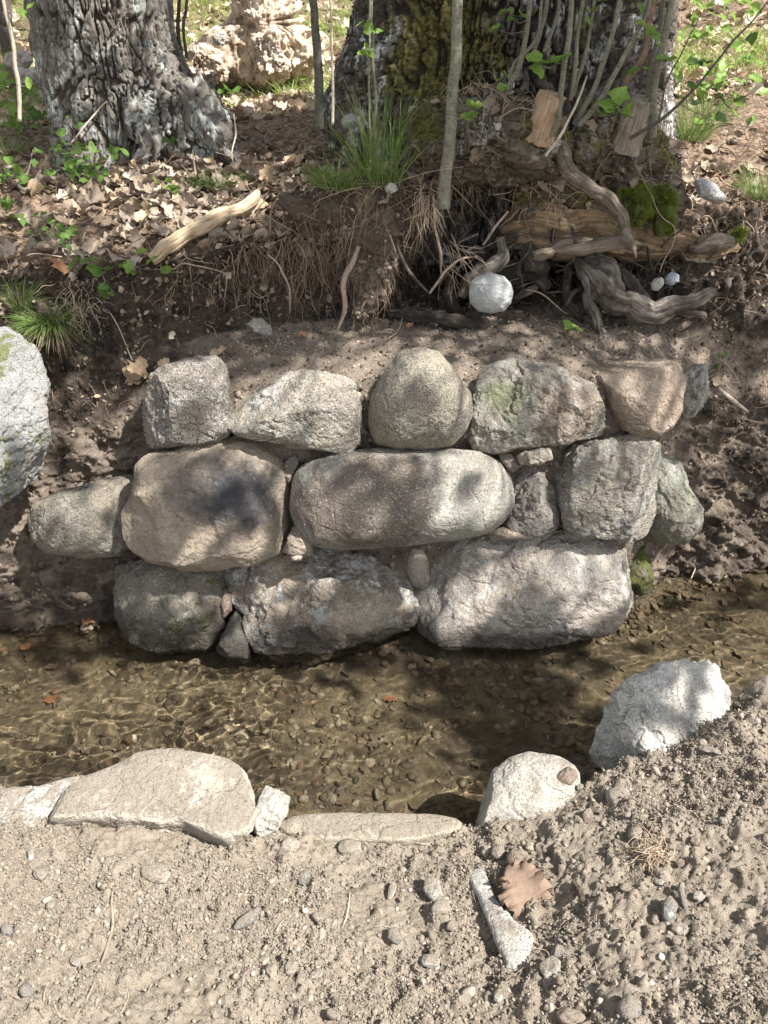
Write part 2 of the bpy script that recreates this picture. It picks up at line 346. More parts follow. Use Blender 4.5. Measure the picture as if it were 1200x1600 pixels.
def build_ground():
    xi = np.concatenate([-1.75-np.geomspace(.01, 7, 46)[::-1], np.arange(-1.75, 1.8, .0052), 1.8+np.geomspace(.01, 7, 46)])
    # widen with distance so far rows still cover the view
    K = len(profile(np.zeros(1))); rows = []; zone = []
    for k in range(K-1):
        n = SEG[k]; tt = np.arange(n)/n; rows += [(k, t) for t in tt]
    rows.append((K-2, 1.)); rows = np.array(rows)
    ymid = np.array([profile(np.zeros(1))[k][0][0] for k in range(K)]); yr = ymid[rows[:, 0].astype(int)]*(1-rows[:, 1])+ymid[np.minimum(rows[:, 0].astype(int)+1, K-1)]*rows[:, 1]
    wsc = np.where(yr > 3.2, yr/3.2, 1.); wsc = np.maximum.accumulate(np.where(rows[:, 0] >= 16, wsc, 1.))
    X = xi[None]*wsc[:, None]; Y = np.zeros_like(X); Z = np.zeros_like(X)
    for r, (k, t) in enumerate(rows):
        k = int(k); pr = profile(X[r]); a, b = pr[k], pr[k+1]
        Y[r] = a[0]*(1-t)+b[0]*t; Z[r] = a[1]*(1-t)+b[1]*t
    ker = np.hanning(15)[1:-1]; ker /= ker.sum(); h = len(ker)//2
    for A in (Y, Z):
        Bp = np.pad(A, ((h, h), (0, 0)), mode='edge'); A[:] = sum(ker[q]*Bp[q:q+A.shape[0]] for q in range(len(ker)))
        Bp = np.pad(A, ((0, 0), (8, 8)), mode='edge'); kk = np.hanning(19)[1:-1]; kk /= kk.sum()
        A[:] = sum(kk[q]*Bp[:, q:q+A.shape[1]] for q in range(17))
    G = np.stack([X, Y, Z], -1)
    kf = (rows[:, 0]+rows[:, 1])[:, None]*np.ones(X.shape[1])[None]
    xs = X.ravel(); k = kf.ravel(); p = G.reshape(-1, 3)
    def normals():
        du = np.gradient(G, axis=1); dv = np.gradient(G, axis=0); n = np.cross(du, dv); return (n/(np.linalg.norm(n, axis=-1, keepdims=True)+1e-12)).reshape(-1, 3)
    N = normals()
    face = sst(8.55, 8.95, k)*(1-sst(11, 11.3, k)); 
    side = sst(-.6, -.75, xs)+sst(1.0, 1.15, xs)
    cave = sst(12, 12.3, k)*(1-sst(15., 15.6, k)); near = 1-sst(4.2, 5, k); bedm = sst(4.6, 5.4, k)*(1-sst(8.8, 9.05, k))
    terr = sst(10.8, 11.1, k)*(1-sst(11.95, 12.2, k)); slope = sst(15., 15.6, k)
    f1 = fbm(p, 3.2, 4, 1); f2 = fbm(p, 14, 4, 2); f3 = fbm(p, 60, 3, 3, .6); rd = ridge(p, 20, 3, 4)
    cl = fbm(p, 26, 3, 61); clod = sst(.05, .38, cl)
    f4 = noise(p*150, 77)*sst(20, 5, np.abs(xs)*3)
    D = near*(.04*f1+.020*f2+.011*f3+.014*clod+.0042*f4)
    D += bedm*(.025*f1+.018*f2+.006*f3)
    ff = face*np.clip(side, 0, 1); D += ff*(.075*f1+.07*f2+.020*f3+.03*(rd-.6)+.014*clod) + face*(1-np.clip(side, 0, 1))*(.02*f2+.008*f3)
    ps = p*np.array([1, 1, .35]); st = fbm(ps, 34, 4, 8)
    D += cave*(.07*f1+.055*f2+.016*f3+.035*st)
    D += terr*(.015*f1+.016*f2+.006*f3+.005*clod)
    D += slope*(.05*f1+.022*f2+.008*f3*(k < 18))
    D = np.where(k > 18.5, .25*fbm(p, .5, 4, 5), D)
    p2 = p+N*D[:, None]
    # rain and digging have left a bowl and a ridge on the near bank
    u_, v_, _ = proj(p2)
    att = {}; hn = .12*f2*3+.1*f1
    att['med'] = 1-near
    left, right = sst(-.66, -.74, xs), sst(1.02, 1.16, xs)
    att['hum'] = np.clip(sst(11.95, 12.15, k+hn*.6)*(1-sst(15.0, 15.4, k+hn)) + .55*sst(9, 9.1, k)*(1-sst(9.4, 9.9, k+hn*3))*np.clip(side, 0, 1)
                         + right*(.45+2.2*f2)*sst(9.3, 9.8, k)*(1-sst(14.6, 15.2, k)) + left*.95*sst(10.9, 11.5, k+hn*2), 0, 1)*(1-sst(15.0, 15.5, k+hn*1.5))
    att['lit'] = sst(14.9, 15.3, k+hn); att['bed'] = bedm*sst(4.9, 5.3, k)
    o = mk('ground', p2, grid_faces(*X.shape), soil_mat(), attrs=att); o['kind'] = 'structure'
    G[:] = p2.reshape(G.shape); N2 = normals()
    return p2, N2, k, xs, att
GP, GN, GK, GXX, GATT = build_ground()
GU, GV, GD = proj(GP)
_vis = (GD < 14) & (GP[:, 1] > .5)
VI = np.nonzero(_vis)[0]
def hit(u, v, tol=5, kmin=0, kmax=99):
    m = VI[(np.abs(GU[VI]-u) < tol) & (np.abs(GV[VI]-v) < tol)]
    m = m[(GK[m] >= kmin) & (GK[m] <= kmax)]
    if len(m) == 0: return hit(u, v, tol*2, kmin, kmax) if tol < 60 else (P(u, v, 3), np.array([0, 0, 1.]))
    q = m[np.argsort(GD[m])[:max(1, len(m)//4)]]
    i = q[np.argmin((GU[q]-u)**2+(GV[q]-v)**2)]; n = GN[m].mean(0); n /= np.linalg.norm(n)
    return GP[i].copy(), n
def pick(n, k0, k1, x0=-9, x1=9, vmin=-80, vmax=1680, w_=None, ymax=9):
    m = np.nonzero((GK >= k0) & (GK <= k1) & (GXX > x0) & (GXX < x1) & (GV > vmin) & (GV < vmax) & (GU > -150) & (GU < 1350) & (GP[:, 1] < ymax))[0]
    pr = None
    if w_ is not None: pr = w_(m); pr = pr/pr.sum()
    return rng.choice(m, n, p=pr)

# ------------------------------------------------------------------ water: real refracting surface, light through it makes the caustics
def build_water():
    xs = np.concatenate([-1.7-np.geomspace(.02, 6, 30)[::-1], np.arange(-1.7, 1.75, .0065), 1.75+np.geomspace(.02, 6, 30)])
    ys = np.concatenate([np.arange(1.1, 2.75, .0065)])
    X, Y = np.meshgrid(xs, ys); p = np.stack([X, Y, 0*X], -1).reshape(-1, 3)
    q = p*np.array([1, 1.5, 1]); wq = q+np.stack([fbm(q, 6, 2, 31), fbm(q, 6, 2, 32), 0*q[:, 0]], 1)*.05
    calm = (.30+.70*sst(-.25, .35, fbm(p, 2.0, 2, 40)+.12))*(1-.45*sst(-.1, .6, p[:, 0])*sst(1.4, 1.8, p[:, 1]))
    z = (.0015*noise(wq*30, 33)+.0024*noise(wq*12, 34)+.0006*noise(wq*62, 35))*calm*1.2
    p[:, 2] = z
    t = NT('clear_brook_water'); t.n.remove(t.b)
    g = t.new('ShaderNodeBsdfRefraction'); g.inputs['IOR'].default_value = 1.33; g.inputs['Roughness'].default_value = 0.; g.inputs['Color'].default_value = (.93, .91, .85, 1)
    gl = t.new('ShaderNodeBsdfGlossy'); gl.inputs['Roughness'].default_value = .03
    fr = t.new('ShaderNodeFresnel'); fr.inputs['IOR'].default_value = 1.33
    ms = t.new('ShaderNodeMixShader'); t.ln(fr.outputs[0], ms.inputs[0]); t.ln(g.outputs[0], ms.inputs[1]); t.ln(gl.outputs[0], ms.inputs[2]); t.ln(ms.outputs[0], t.out.inputs[0])
    o = mk('water', p, grid_faces(*X.shape), t.m); o['kind'] = 'structure'
    return o
WATER = build_water()
try:
    WATER.cycles.is_caustics_caster = True; sl.cycles.is_caustics_light = True; bpy.data.objects['ground'].cycles.is_caustics_receiver = True
    SC.cycles.use_preview_denoising = False
except Exception as e: print('caustics', e)

# ------------------------------------------------------------------ rocks from outlines, each with its own depth
wg = 'boulders of the dry stone bank wall'
def smooth_outline(a2, n=256, rough=1):
    ang = np.arctan2(a2[:, 1], a2[:, 0]); r = np.hypot(a2[:, 0], a2[:, 1]); o = np.argsort(ang); ang, r = ang[o], r[o]
    # resample the closed polygon edges densely, then polar
    P2 = a2; Q = np.roll(P2, -1, 0); t = np.linspace(0, 1, 24, endpoint=False)[:, None, None]
    D = (P2[None]*(1-t)+Q[None]*t).transpose(1, 0, 2).reshape(-1, 2)
    an = np.arctan2(D[:, 1], D[:, 0]); rr = np.hypot(D[:, 0], D[:, 1]); o = np.argsort(an); an, rr = an[o], rr[o]
    th = np.linspace(-np.pi, np.pi, n, endpoint=False); R0 = np.interp(th, np.r_[an-2*np.pi, an, an+2*np.pi], np.r_[rr, rr, rr])
    k = np.hanning(2*rough+9)[1:-1]; k /= k.sum(); h = len(k)//2; Rp = np.r_[R0[-h:], R0, R0[:h]]
    return th, np.convolve(Rp, k, 'valid')
def rock(name, px, y, depth, mat=None, m=2.6, up=None, lump=.05, rough=.008, facets=0, sub=6, seed=0, parent=None, tilt=None, zplane=None,
         label=None, cat=None, group=None, back=1.0, kink=0, fscale=.8, strat=None, grow=1.0, planes=()):
    px = np.array(px, float); c = (px.max(0)+px.min(0))/2
    if zplane is not None:
        d = ray(*c); C = CAM+d*((zplane-CAMZ)/d[2]); N = unit(up if up is not None else (0, 0, 1))
    else:
        C = P(c[0], c[1], y); N = unit(CAM-C) if up is None else unit(up)
    A = unit(np.cross([0, 0, 1.], N)) if abs(N[2]) < .95 else unit(np.array([1., 0, 0])-N*N[0]); B = np.cross(N, A)
    W = []
    for u, v in px:
        d = ray(u, v); t = np.dot(C-CAM, N)/np.dot(d, N); W.append(CAM+d*t)
    W = np.array(W)-C; a2 = np.stack([W@A, W@B], 1)*(grow if group != wg else 1.035)
    th, Rr = smooth_outline(a2, rough=0)
    ext = px.max(0)-px.min(0)
    if sub == 6 and max(ext) > 95: sub = 7
    V, Fc = ico(sub); s = np.hypot(V[:, 0], V[:, 1]); cz = V[:, 2]; kk = 1/(s**m+np.abs(cz)**m)**(1/m)
    ph = np.arctan2(V[:, 1], V[:, 0]); Rphi = np.interp(ph, np.r_[th, np.pi], np.r_[Rr, Rr[0]])
    dz = cz*kk*depth; dz = np.where(dz < 0, dz*back, dz)
    p = np.stack([np.cos(ph)*s*kk*Rphi, np.sin(ph)*s*kk*Rphi, dz], 1)
    size = Rr.mean(); q = p/size+seed*7.3
    rg = np.random.default_rng(100+seed)
    edge = 1-.75*(s*kk)**4         # keep the traced silhouette
    p = p*(1+(lump*2.2*fbm(q, 1.5, 3, seed)*edge)[:, None])
    if sub == 7: rough = rough*.72
    for _ in range(facets):
        n = rg.normal(size=3); n[2] = abs(n[2])+.25; n /= np.linalg.norm(n); pr = p@n; off = pr.max()*rg.uniform(fscale-.06, fscale+.1)
        ex = np.maximum(0, pr-off-.02*size*fbm(q, 3, 3, seed+_)); p = p-n*(ex*.93)[:, None]
    M3 = np.stack([A, B, N])
    for wn, fr_ in planes:
        n = M3@unit(wn); pr = p@n; ex = np.maximum(0, pr-pr.max()*fr_-.03*size*fbm(q, 3, 4, seed+31)); p = p-n*(ex*.95)[:, None]
    if strat:      # fracture steps
        n = unit(strat[0]); hgt = p@n+.25*size*fbm(q, 1.2, 3, seed+8); stp = strat[1]; fr_ = hgt/stp-np.floor(hgt/stp)
        p = p*(1+(strat[2]*(sst(.0, .18, fr_)-fr_))[:, None])
    nn = p/np.linalg.norm(p, axis=1)[:, None]
    p = p+nn*(rough*(fbm(p+seed, 11, 5, seed+2)*2.3+.7*fbm(p+seed, 55, 3, seed+3)+.32*fbm(p+seed, 150, 2, seed+13)-1.1*sst(.22, .4, fbm(p+seed, 9, 4, seed+4))-.9*sst(.93, 1, 1-np.abs(noise((p+seed)*7+.5*np.stack([fbm(p, 20, 3, 5)]*3, 1), seed+6)))))[:, None]
    Wd = C+p[:, :1]*A+p[:, 1:2]*B+p[:, 2:3]*N
    loc = C.copy()
    o = mk(name, Wd, Fc, mat, parent, True, loc)
    o['_n'] = 0; del o['_n']
    if label: tag(o, label, cat or 'rock', group)
    return o
def off(u, v, u0, v0, y, d=0):     # local offset of a pixel point on a rock from that rock's centre
    return tuple(float(a) for a in (P(u, v, y-d)-P(u0, v0, y)))
def wrock(px, y, depth, matk, label, **k):
    s = k.get('seed', 0); mt = rock_mat('granite_%d' % s, seed=s, **matk); k.setdefault('group', wg)
    return rock('boulder', px, y, depth, mt, label=label, cat='boulder', **k)
wrock([(232,620),(240,590),(262,570),(300,560),(335,558),(352,572),(353,605),(358,640),(355,678),(335,690),(285,692),(240,700),(228,690),(227,650)], 2.36, .17,
      dict(c1=(.27,.25,.22), c2=(.20,.185,.165), lich=.6, lichen=(.58,.58,.55), speck=1), 'grey speckled boulder at the left end of the wall\'s top row', m=3.2, facets=5, planes=[((0,-1,.1), .74), ((.1,-.35,1), .80), ((-.7,-.7,.2), .72)], seed=1, rough=.010)
wrock([(356,652),(375,628),(400,612),(440,588),(475,577),(515,583),(548,598),(558,630),(562,665),(560,690),(540,708),(505,700),(450,692),(410,688),(372,678),(357,668)], 2.36, .17,
      dict(c1=(.34,.315,.265), c2=(.26,.24,.21), lich=.65, speck=.8), 'boulder tapering to the left like a wedge, second in the top row', m=3, facets=3, planes=[((-.1,-.5,.9), .70), ((.2,-1,-.1), .74)], seed=2, rough=.010)
wrock([(578,660),(583,620),(603,580),(625,552),(655,544),(685,552),(715,585),(733,615),(737,645),(728,670),(705,695),(665,701),(620,700),(588,690)], 2.35, .17,
      dict(c1=(.27,.25,.20), c2=(.215,.20,.17), lich=.15, speck=.8, moss=.2, mosscol=(.19,.20,.11)), 'smooth egg shaped boulder standing upright in the middle of the top row', m=2.1, lump=.02, seed=3, rough=.004)
wrock([(740,690),(734,670),(745,620),(752,590),(775,570),(800,562),(850,573),(900,585),(930,600),(940,635),(947,670),(942,688),(925,680),(880,690),(820,698),(770,705),(742,703)], 2.38, .17,
      dict(c1=(.29,.285,.25), c2=(.22,.205,.18), lich=.4, moss=.08, mosscol=(.17,.20,.085), patch=[(off(790,615,840,633,2.38,.13), .10, (.20,.225,.125)), (off(905,650,840,633,2.38,.14), .11, (.25,.195,.15))]), 'angular boulder with a green tinged left half, right of the egg shaped one', m=3.4, facets=4, planes=[((0,-1,.1), .74), ((.1,-.35,1), .80), ((.6,-.8,-.2), .7), ((-.3,-.8,.5), .74)], seed=4, rough=.012)
wrock([(925,590),(935,572),(975,566),(1030,562),(1055,570),(1068,600),(1065,640),(1050,665),(1030,680),(1000,683),(975,672),(950,640),(940,605)], 2.44, .15,
      dict(c1=(.39,.32,.26), c2=(.30,.24,.195), lich=.0, speck=.35), 'smooth pinkish brown boulder near the right end of the top row', m=2.6, facets=4, lump=.05, seed=5, rough=.006)
wrock([(1066,585),(1085,575),(1100,580),(1104,610),(1096,635),(1080,656),(1064,650),(1060,620)], 2.50, .10,
      dict(c1=(.36,.36,.34), c2=(.24,.24,.23), lich=.5, grain=(9,9,1)), 'small pale streaked stone ending the top row on the right', m=3, facets=6, seed=6, sub=5, rough=.012)
wrock([(200,830),(198,800),(220,755),(218,735),(235,716),(290,700),(350,686),(400,690),(430,710),(450,745),(458,775),(455,820),(435,862),(400,878),(350,885),(290,885),(240,875),(208,850)], 2.27, .20,
      dict(c1=(.37,.315,.25), c2=(.28,.24,.195), lich=.12, speck=.3, stain=(off(383,772,328,786,2.27,.17), .165), patch=[(off(318,765,328,786,2.27,.17), .13, (.205,.175,.15))]),
      'largest tan boulder with a black burnt looking patch, left in the middle row', m=2.5, facets=7, fscale=.9, lump=.06, seed=7, rough=.005, strat=((.9,.3,.3), .17, .05))
wrock([(464,765),(470,740),(490,722),(530,710),(600,703),(680,703),(740,707),(775,722),(793,750),(796,785),(785,812),(755,832),(700,843),(620,850),(540,856),(495,852),(472,828),(460,800)], 2.26, .19,
      dict(c1=(.36,.35,.315), c2=(.29,.275,.245), lich=.3, speck=.55, moss=.12, mosscol=(.05,.05,.03), patch=[(off(585,790,628,779,2.26,.18), .20, (.185,.15,.12)), (off(500,790,628,779,2.26,.15), .12, (.21,.17,.14))]),
      'long rounded boulder, brown left and pale grey right, in the wall\'s middle', m=2.6, lump=.03, seed=8, rough=.005)
wrock([(798,735),(830,720),(850,735),(872,765),(878,795),(867,825),(837,840),(805,835),(791,820),(794,780)], 2.32, .12,
      dict(c1=(.24,.225,.21), c2=(.19,.17,.155), lich=.35), 'small brown grey boulder wedged between two larger ones in the middle row', m=2.8, facets=5, seed=9, rough=.010)
wrock([(866,740),(880,715),(900,697),(950,687),(1000,683),(1022,695),(1030,712),(1024,740),(1028,775),(1016,810),(1006,838),(960,838),(910,832),(885,818),(873,780)], 2.33, .17,
      dict(c1=(.37,.335,.28), c2=(.27,.25,.22), lich=.7, grain=(2,2,14), moss=.12, mosscol=(.12,.13,.07)), 'squarish layered boulder with pale right edge in the middle row', m=3.8, facets=4, planes=[((0,-1,.1), .74), ((.1,-.35,1), .80), ((.8,-.6,.1), .70)], seed=10, rough=.012, strat=((.1,0,1), .07, .05))
wrock([(1010,722),(1035,708),(1065,725),(1075,760),(1098,795),(1094,825),(1072,845),(1030,849),(1010,842),(1005,800),(1010,760)], 2.45, .13,
      dict(c1=(.24,.245,.215), c2=(.19,.195,.165), lich=.2, moss=.2, mosscol=(.12,.14,.07)), 'dull greenish grey boulder set back at the right end of the middle row', m=2.6, facets=3, seed=11, rough=.008)
wrock([(180,900),(181,868),(195,848),(230,862),(290,875),(354,882),(354,920),(345,960),(350,990),(320,1016),(250,1022),(205,1003),(188,960)], 2.23, .16,
      dict(c1=(.21,.195,.165), c2=(.155,.145,.12), lich=.5, moss=.3, wet=.13), 'dark lichen marked boulder at the bottom left standing in the water', m=2.9, facets=5, seed=12, rough=.010)
wrock([(358,905),(362,878),(420,864),(500,858),(560,852),(620,855),(642,880),(648,930),(643,965),(632,1000),(585,1034),(480,1048),(420,1046),(408,1022),(388,970)], 2.23, .17,
      dict(c1=(.35,.30,.24), c2=(.20,.17,.14), lich=.75, wet=.10), 'broad rough brown boulder in the middle of the bottom row', m=3.2, facets=5, planes=[((0,-1,.1), .74), ((.1,-.35,1), .80), ((-.3,-.7,.7), .75), ((.4,-.8,-.4), .72)], lump=.08, seed=13, rough=.016, strat=((.3,0,1), .12, .07))
wrock([(652,930),(672,880),(688,846),(760,838),(850,830),(930,836),(962,848),(967,885),(974,910),(974,945),(945,985),(880,1004),(800,1014),(700,1014),(662,985)], 2.29, .18,
      dict(c1=(.42,.38,.33), c2=(.31,.285,.26), lich=.6, lichen=(.62,.605,.56), wet=.07), 'wide pale block with rough face at the bottom right of the wall', m=5, facets=1, planes=[((0,-1,.1), .78), ((.1,-.35,1), .85)], lump=.04, seed=14, rough=.012, strat=((.5,0,1), .14, .03))
cg = 'small stones chinking the wall'
def chink(px, y, dep, matk, label, name='stone', seed=0, group=cg, **k):
    return rock(name, px, y, dep, rock_mat('chink_%d' % seed, seed=seed, **matk), label=label, cat='stone', sub=5, seed=seed, group=group, **k)
chink([(637,870),(645,852),(660,852),(670,880),(671,908),(660,919),(643,915),(636,895)], 2.13, .045, dict(c1=(.29,.26,.22), c2=(.22,.19,.16), lich=.1), 'upright oval stone between the two wide bottom boulders', m=2.3, seed=20, rough=.004)
chink([(336,1012),(352,985),(368,955),(380,970),(396,1012),(390,1035),(345,1035)], 2.10, .06, dict(c1=(.16,.165,.15), c2=(.12,.12,.11), lich=.2), 'dark triangular stone at the water between bottom boulders', m=3, facets=4, seed=21, rough=.006)
chink([(340,930),(350,916),(364,925),(364,955),(350,970),(338,962)], 2.19, .05, dict(c1=(.22,.17,.14), c2=(.17,.13,.11), lich=.0), 'brown stone above the dark triangular one', m=2.6, facets=3, seed=22, rough=.004)
chink([(806,712),(820,704),(862,697),(864,718),(842,728),(813,729)], 2.23, .03, dict(c1=(.42,.38,.32), c2=(.34,.31,.27), lich=.2), 'flat pale chip above the small wedged boulder', m=4, facets=4, seed=23, rough=.006)
chink([(448,840),(458,818),(474,820),(490,842),(488,864),(460,870),(438,864)], 2.17, .05, dict(c1=(.30,.26,.22), c2=(.24,.2,.17), lich=.2), 'rough pinkish stone right below the tan boulder\'s corner', m=2.8, facets=5, seed=24, rough=.006)
chink([(453,870),(462,865),(474,869),(470,876),(456,877)], 2.13, .02, dict(c1=(.42,.37,.3), c2=(.34,.31,.27), lich=0), 'small cream pebble lying on the bottom middle boulder', m=2.3, seed=25, rough=.002)
chink([(436,742),(446,716),(462,708),(470,722),(462,740),(452,758)], 2.30, .03, dict(c1=(.26,.22,.19), c2=(.2,.18,.16), lich=.1), 'small grey stone in the gap above the long rounded boulder', m=2.6, facets=3, seed=26, rough=.004)
chink([(760,835),(785,822),(815,832),(830,842),(790,846),(765,845)], 2.24, .035, dict(c1=(.3,.25,.21), c2=(.22,.19,.16), lich=.0), 'flat brown stone under the small wedged boulder', m=3, facets=3, seed=27, rough=.004)
chink([(778,704),(800,708),(815,730),(800,740),(780,722)], 2.27, .03, dict(c1=(.22,.19,.17), c2=(.18,.15,.13), lich=.0), 'dark sliver of stone left of the pale chip', m=3, facets=3, seed=28, rough=.004)
chink([(962,870),(970,842),(990,835),(1008,850),(1015,885),(1022,915),(1005,930),(975,925),(965,900)], 2.40, .06, dict(c1=(.13,.13,.09), c2=(.1,.1,.07), lich=.0, moss=.75, mosscol=(.10,.12,.02)), 'upright mossy stone right of the wide pale block', m=2.6, facets=2, seed=29, rough=.010)
# bank boulders beside the wall
wrock([(44,812),(55,785),(90,768),(150,752),(205,742),(232,762),(225,800),(212,850),(185,868),(120,872),(75,864),(51,842)], 2.30, .14,
      dict(c1=(.25,.23,.19), c2=(.195,.185,.16), lich=.2, speck=.7), 'lone rounded boulder sunk in the soil left of the wall', m=2.4, lump=.03, seed=15, rough=.008, group=None)
wrock([(-170,600),(-90,528),(-20,516),(20,522),(46,538),(62,560),(76,600),(70,650),(73,700),(60,742),(30,776),(0,792),(-80,810),(-160,740)], 2.20, .22,
      dict(c1=(.27,.28,.285), c2=(.195,.2,.195), lich=.6, moss=.38, mosscol=(.14,.15,.035)), 'large blue grey boulder with moss cut off by the left edge', m=3, facets=5, seed=16, rough=.014, group=None)

# near bank rocks
def nrock(name, px, mat, label, seed, **k):
    return rock(name, px, k.pop('y', None), k.pop('depth'), rock_mat('pale_rock_%d' % seed, seed=seed, **mat), label=label, cat=k.pop('cat', 'rock'), seed=seed, **k)
nrock('flat_rock', [(72,1296),(80,1262),(105,1238),(150,1208),(210,1182),(280,1175),(345,1185),(380,1205),(398,1240),(404,1275),(397,1300),(352,1329),(334,1314),(300,1292),(250,1297),(200,1292),(130,1284)],
      dict(c1=(.54,.48,.39), c2=(.43,.38,.31), lich=.35, lichen=(.66,.62,.54), speck=.3, dust=.45, wet=.02), 'broad flat cream rock with undercut edge on the near bank', 40, zplane=.215, up=(.06,-.28,1), depth=.042, m=5, lump=.02, facets=3, fscale=.95, rough=.007)
nrock('rock', [(398,1240),(410,1232),(432,1240),(449,1256),(444,1280),(432,1302),(405,1312),(392,1290)], dict(c1=(.60,.56,.48), c2=(.48,.45,.39), lich=.4, speck=.4, wet=.02),
      'small blocky cream rock touching the broad flat rock', 41, zplane=.15, up=(.3,-.35,1), depth=.06, m=4, facets=4, sub=5, rough=.006)
nrock('rock', [(-90,1262),(0,1242),(60,1238),(110,1226),(150,1210),(165,1236),(110,1262),(75,1290),(60,1305),(0,1296),(-80,1300)], dict(c1=(.66,.64,.60), c2=(.50,.47,.42), lich=.6, lichen=(.78,.77,.74), speck=.5, dust=.5, wet=.02),
      'rough whitish rock half buried at the left edge', 42, zplane=.185, up=(.0,-.3,1), depth=.05, m=3.5, facets=4, rough=.008)
nrock('flat_rock', [(430,1300),(445,1282),(480,1276),(560,1273),(680,1277),(722,1284),(724,1300),(640,1318),(500,1318)], dict(c1=(.50,.44,.34), c2=(.42,.37,.29), lich=.1, speck=.3, dust=.4, wet=.01),
      'long thin buried slab forming the lip of the bank', 43, zplane=.112, up=(0,-.12,1), depth=.022, m=4.5, lump=.01, rough=.004)
nrock('rock', [(736,1284),(745,1255),(768,1217),(798,1192),(832,1182),(880,1190),(905,1205),(905,1250),(860,1285),(800,1296),(757,1300),(742,1297)], dict(c1=(.56,.52,.44), c2=(.45,.42,.36), lich=.25, lichen=(.72,.72,.68), speck=.4, dust=.3, wet=.02),
      'rounded pale rock with a smooth side facing the stream', 44, zplane=.155, up=(-.3,-.15,1), depth=.075, m=2.6, facets=1, lump=.02, rough=.004)
nrock('rock', [(905,1190),(925,1160),(950,1120),(958,1090),(985,1065),(1020,1045),(1060,1040),(1125,1042),(1147,1070),(1155,1100),(1138,1140),(1098,1180),(1055,1205),(1040,1232),(1010,1217),(960,1198),(915,1202)],
      dict(c1=(.70,.68,.63), c2=(.52,.49,.44), lich=.6, lichen=(.80,.79,.76), speck=.6, dark=(.18,.16,.13), wet=.02), 'bright white jagged boulder on the right of the near bank', 45, y=1.50, depth=.12, up=(.0,-.7,1), m=3, facets=4, lump=.06, rough=.013, planes=[((-.72,-.62,-.1), .60), ((.1,-.5,.85), .62), ((.75,-.3,.5), .7)], strat=((1,.2,-.6), .1, .06))
nrock('rock', [(1140,1100),(1160,1074),(1190,1063),(1230,1060),(1260,1090),(1230,1115),(1170,1112)], dict(c1=(.42,.37,.3), c2=(.34,.3,.25), lich=.1, dust=.6, wet=.02),
      'brown dusty rock at the right edge behind the white boulder', 46, y=1.60, depth=.06, up=(.0,-.5,1), m=2.6, facets=3, sub=5, rough=.008)

# ------------------------------------------------------------------ scattered small stones and crumbs
def stones(name, idx, smin, smax, mat, kind='stuff', label=None, cat=None, power=3., flat=.6, sub=1, sink=.25, jit=.16, P3=None, N3=None):
    V, Fc = ico(sub); n = len(idx) if idx is not None else len(P3); p = GP[idx] if P3 is None else P3
    r = smin*(smax/smin)**(rng.random(n)**power)
    sc = np.stack([r*rng.uniform(.8, 1.45, n), r*rng.uniform(.7, 1.1, n), r*rng.uniform(flat, .95, n)], 1)*.5
    vv = V[None]*(1+jit*rng.normal(size=(n, len(V), 1)))*sc[:, None]
    Rm = rotmats(n); vv = np.einsum('nij,nvj->nvi', Rm, vv)
    pp = p[:, None]+vv; pp[..., 2] += (r*(.5-sink))[:, None]
    if idx is not None: pp[..., :2] += rng.normal(size=(n, 1, 2))*.003
    Fa = (Fc[None]+(np.arange(n)*len(V))[:, None, None]).reshape(-1, 3)
    o = mk(name, pp.reshape(-1, 3), Fa, mat, smooth=(sub > 1))
    tag(o, label, cat, None, kind); return o
areaw = lambda m: np.where(GP[m, 1] < 2, .6, 1)/GD[m]*np.clip(GD[m], .3, 9)**.5
PEB = [(.36,.31,.25), (.28,.23,.18), (.42,.37,.31), (.25,.225,.195), (.33,.26,.19), (.50,.46,.40), (.29,.265,.24), (.38,.32,.25)]
M_GRAVEL = pebble_mat('gravel_stone', PEB, soilmix=.3)
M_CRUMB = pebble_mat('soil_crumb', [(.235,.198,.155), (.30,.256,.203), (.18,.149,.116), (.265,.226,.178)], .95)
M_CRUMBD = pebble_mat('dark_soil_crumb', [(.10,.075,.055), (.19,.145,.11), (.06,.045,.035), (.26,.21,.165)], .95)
nearw = lambda m: 1/np.clip(GD[m], 1, 4)
stones('soil_crumbs', pick(60000, 1.5, 4.2, w_=lambda m: np.clip(fbm(GP[m], 5, 3, 71)*3+.8, .15, 2)), .0025, .0085, M_CRUMB, label='loose crumbs of dry earth on the near bank', cat='soil', power=2.2, jit=.24, sink=.35)
stones('gravel', pick(560, 1.5, 4.4, w_=lambda m: np.clip(fbm(GP[m], 4, 3, 72)*4+.4, .05, 2)), .005, .020, M_GRAVEL, label='fine gravel mixed in the dry near bank', cat='gravel', power=3., sub=2, jit=.07, sink=.4)
stones('soil_clods', pick(420, 1.5, 4.3), .009, .024, M_CRUMB, label='soft clods of earth on the near bank', cat='soil', power=2.5, sub=2, jit=.18, sink=.5)
def facew(m):
    k = GK[m]; x = GXX[m]; return np.where((k > 11) & (k < 12.2), 1.2, np.where((x < -.62) | (x > 1.02), 1., .8))
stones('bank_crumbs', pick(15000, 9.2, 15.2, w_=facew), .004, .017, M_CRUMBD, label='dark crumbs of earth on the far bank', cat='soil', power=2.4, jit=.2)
stones('terrace_grit', pick(6500, 9.3, 12.1, -.62, 1.15), .003, .012, pebble_mat('grit', [(.27,.22,.18), (.36,.3,.25), (.2,.16,.12), (.42,.37,.31)], .95), label='grit and crumbs of earth on the terrace above the wall', cat='gravel', power=2.8, jit=.2)
M_BEDP = pebble_mat('bed_stone', [(.22,.175,.12), (.17,.138,.095), (.27,.222,.155), (.14,.115,.085), (.24,.2,.14), (.20,.135,.085), (.11,.09,.065), (.2,.17,.125), (.36,.31,.24)], .7)
